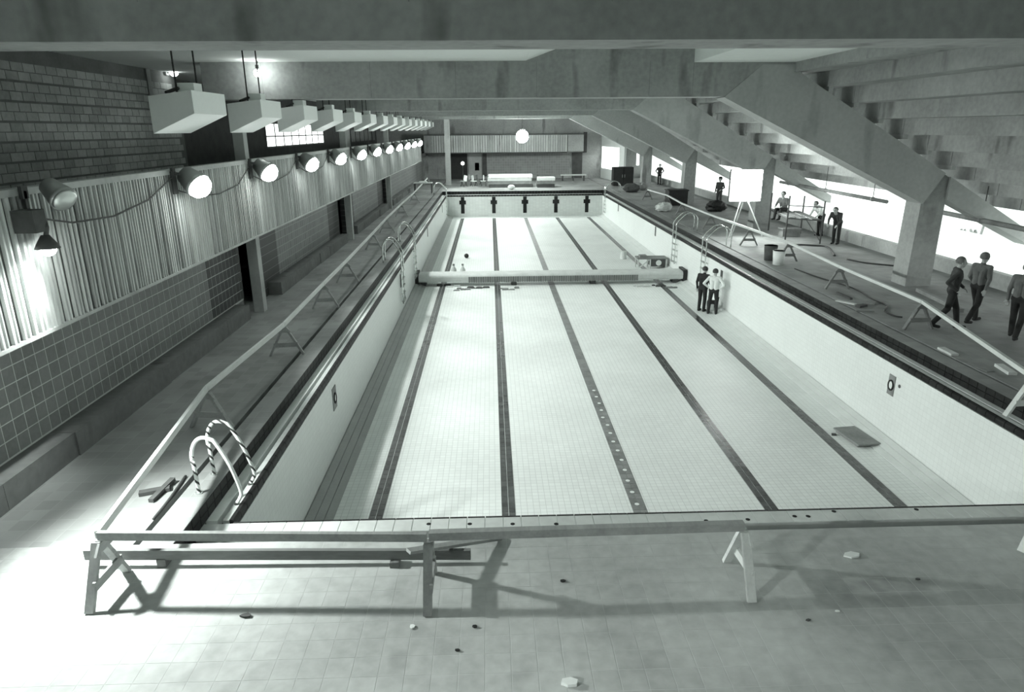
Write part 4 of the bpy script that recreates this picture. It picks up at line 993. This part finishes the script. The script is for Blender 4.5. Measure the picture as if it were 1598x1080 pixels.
person('man in grey coat at the right picture edge, seen from behind', (p[0], p[1], 0), -.9, dict(stride, knl=(-.1, .12, .5), anl=(-.1, .2, .09)), 'cloth_mid', 'cloth_black', 'hair_grey', vox=.010)
p = gz(1111, 490, -2.11)
person('man in white shirt and dark trousers, hands on hips, standing on pool floor', (p[0], p[1], fz(p[1])), -.55, dict(ell=(-.37, -.10, 1.18), wrl=(-.19, .02, 1.0), elr=(.37, -.10, 1.18), wrr=(.19, .02, 1.0), hdl=(.7, .5, -.5), hdr=(-.7, .5, -.5), anl=(-.15, -.02, .09), anr=(.15, -.02, .09), knl=(-.13, .02, .5), knr=(.13, .02, .5)), 'cloth_white', 'cloth_black', 'hair', vox=.012)
person('man in black suit leaning toward the white-shirted man on pool floor', (p[0] - .28, p[1] + .45, fz(p[1] + .45)), -.75, dict(head=(0, .09, 1.61), neck=(0, .05, 1.47), chest=(0, .03, 1.28), elr=(.26, .02, 1.13), wrr=(.2, .22, 1.05), hdr=(-.3, .9, .1)), 'cloth_black', 'cloth_black', 'hair', vox=.014)
p = gz(1121, 322)
person('man in a hat standing by the third right column', (p[0], p[1], 0), 2.4, dict(ell=(-.3, .02, 1.16), wrl=(-.2, .22, 1.05)), 'cloth_dark', 'cloth_dark', 'hair', True, vox=.018)
sit = dict(pelvis=(0, 0, .50), chest=(0, .08, .83), neck=(0, .12, 1.02), head=(0, .16, 1.17), shl=(-.19, .1, .96), shr=(.19, .1, .96), ell=(-.26, .2, .72), elr=(.26, .2, .72), wrl=(-.16, .42, .66), wrr=(.16, .42, .66),
           hil=(-.09, 0, .50), hir=(.09, 0, .50), knl=(-.12, .42, .52), knr=(.12, .42, .52), anl=(-.12, .40, .09), anr=(.12, .40, .09))
person('worker in dark clothes sitting on the scaffold planks', (13.3, 30.9, 1.012), 2.2, dict(sit, anl=(-.12, .5, .15), anr=(.12, .5, .15)), 'cloth_mid', 'cloth_black', 'hair', vox=.018, base_z=.40)
bend = dict(chest=(0, .22, 1.18), neck=(0, .33, 1.32), head=(0, .42, 1.42), shl=(-.19, .26, 1.28), shr=(.19, .26, 1.28), ell=(-.24, .36, 1.02), elr=(.24, .36, 1.02), wrl=(-.18, .52, .86), wrr=(.18, .52, .86))
person('worker in pale jacket leaning forward beside the scaffold', (14.75, 30.2, 0), 1.9, bend, 'pale', 'cloth_black', 'hair', vox=.018)
person('worker in dark jacket bending at the near side of the scaffold', (14.35, 27.9, 0), 2.3, bend, 'cloth_dark', 'cloth_black', 'hair', vox=.018)
p = gz(996, 283); person('dark figure standing in far right corner, left of two', (p[0], 60.5, 0), 2.8, {}, 'cloth_black', 'cloth_black', vox=.022)
p = gz(1010, 284); person('dark figure in far right corner with elbows out, right of two', (p[0] + .3, 60.0, 0), 2.6, dict(ell=(-.35, 0, 1.16), elr=(.35, 0, 1.16), wrl=(-.2, .1, 1.0), wrr=(.2, .1, 1.0)), 'cloth_black', 'cloth_black', vox=.022)
# pump beside the men
p = gz(1122, 486, -2.11); zz = fz(p[1])
t = thing('pump', 'small pump with hose standing by the two men at the pool wall', 'pump', (p[0] - .25, p[1] + .1, zz))
at(MB().box(-.2, .2, -.18, .18, .003, .12), 'base', 'pale', t); at(MB().tube([(-.18, 0, .28), (.18, 0, .28)], .15, 16), 'motor', 'black', t, True); at(MB().tube([(.1, .05, .3), (.25, .1, .5), (.2, .1, .05), (.3, -.1, .03)], .04, 8), 'hose', 'dark', t, True); at(MB().box(-.15, .0, -.2, -.1, .1, .3), 'panel', 'white', t)
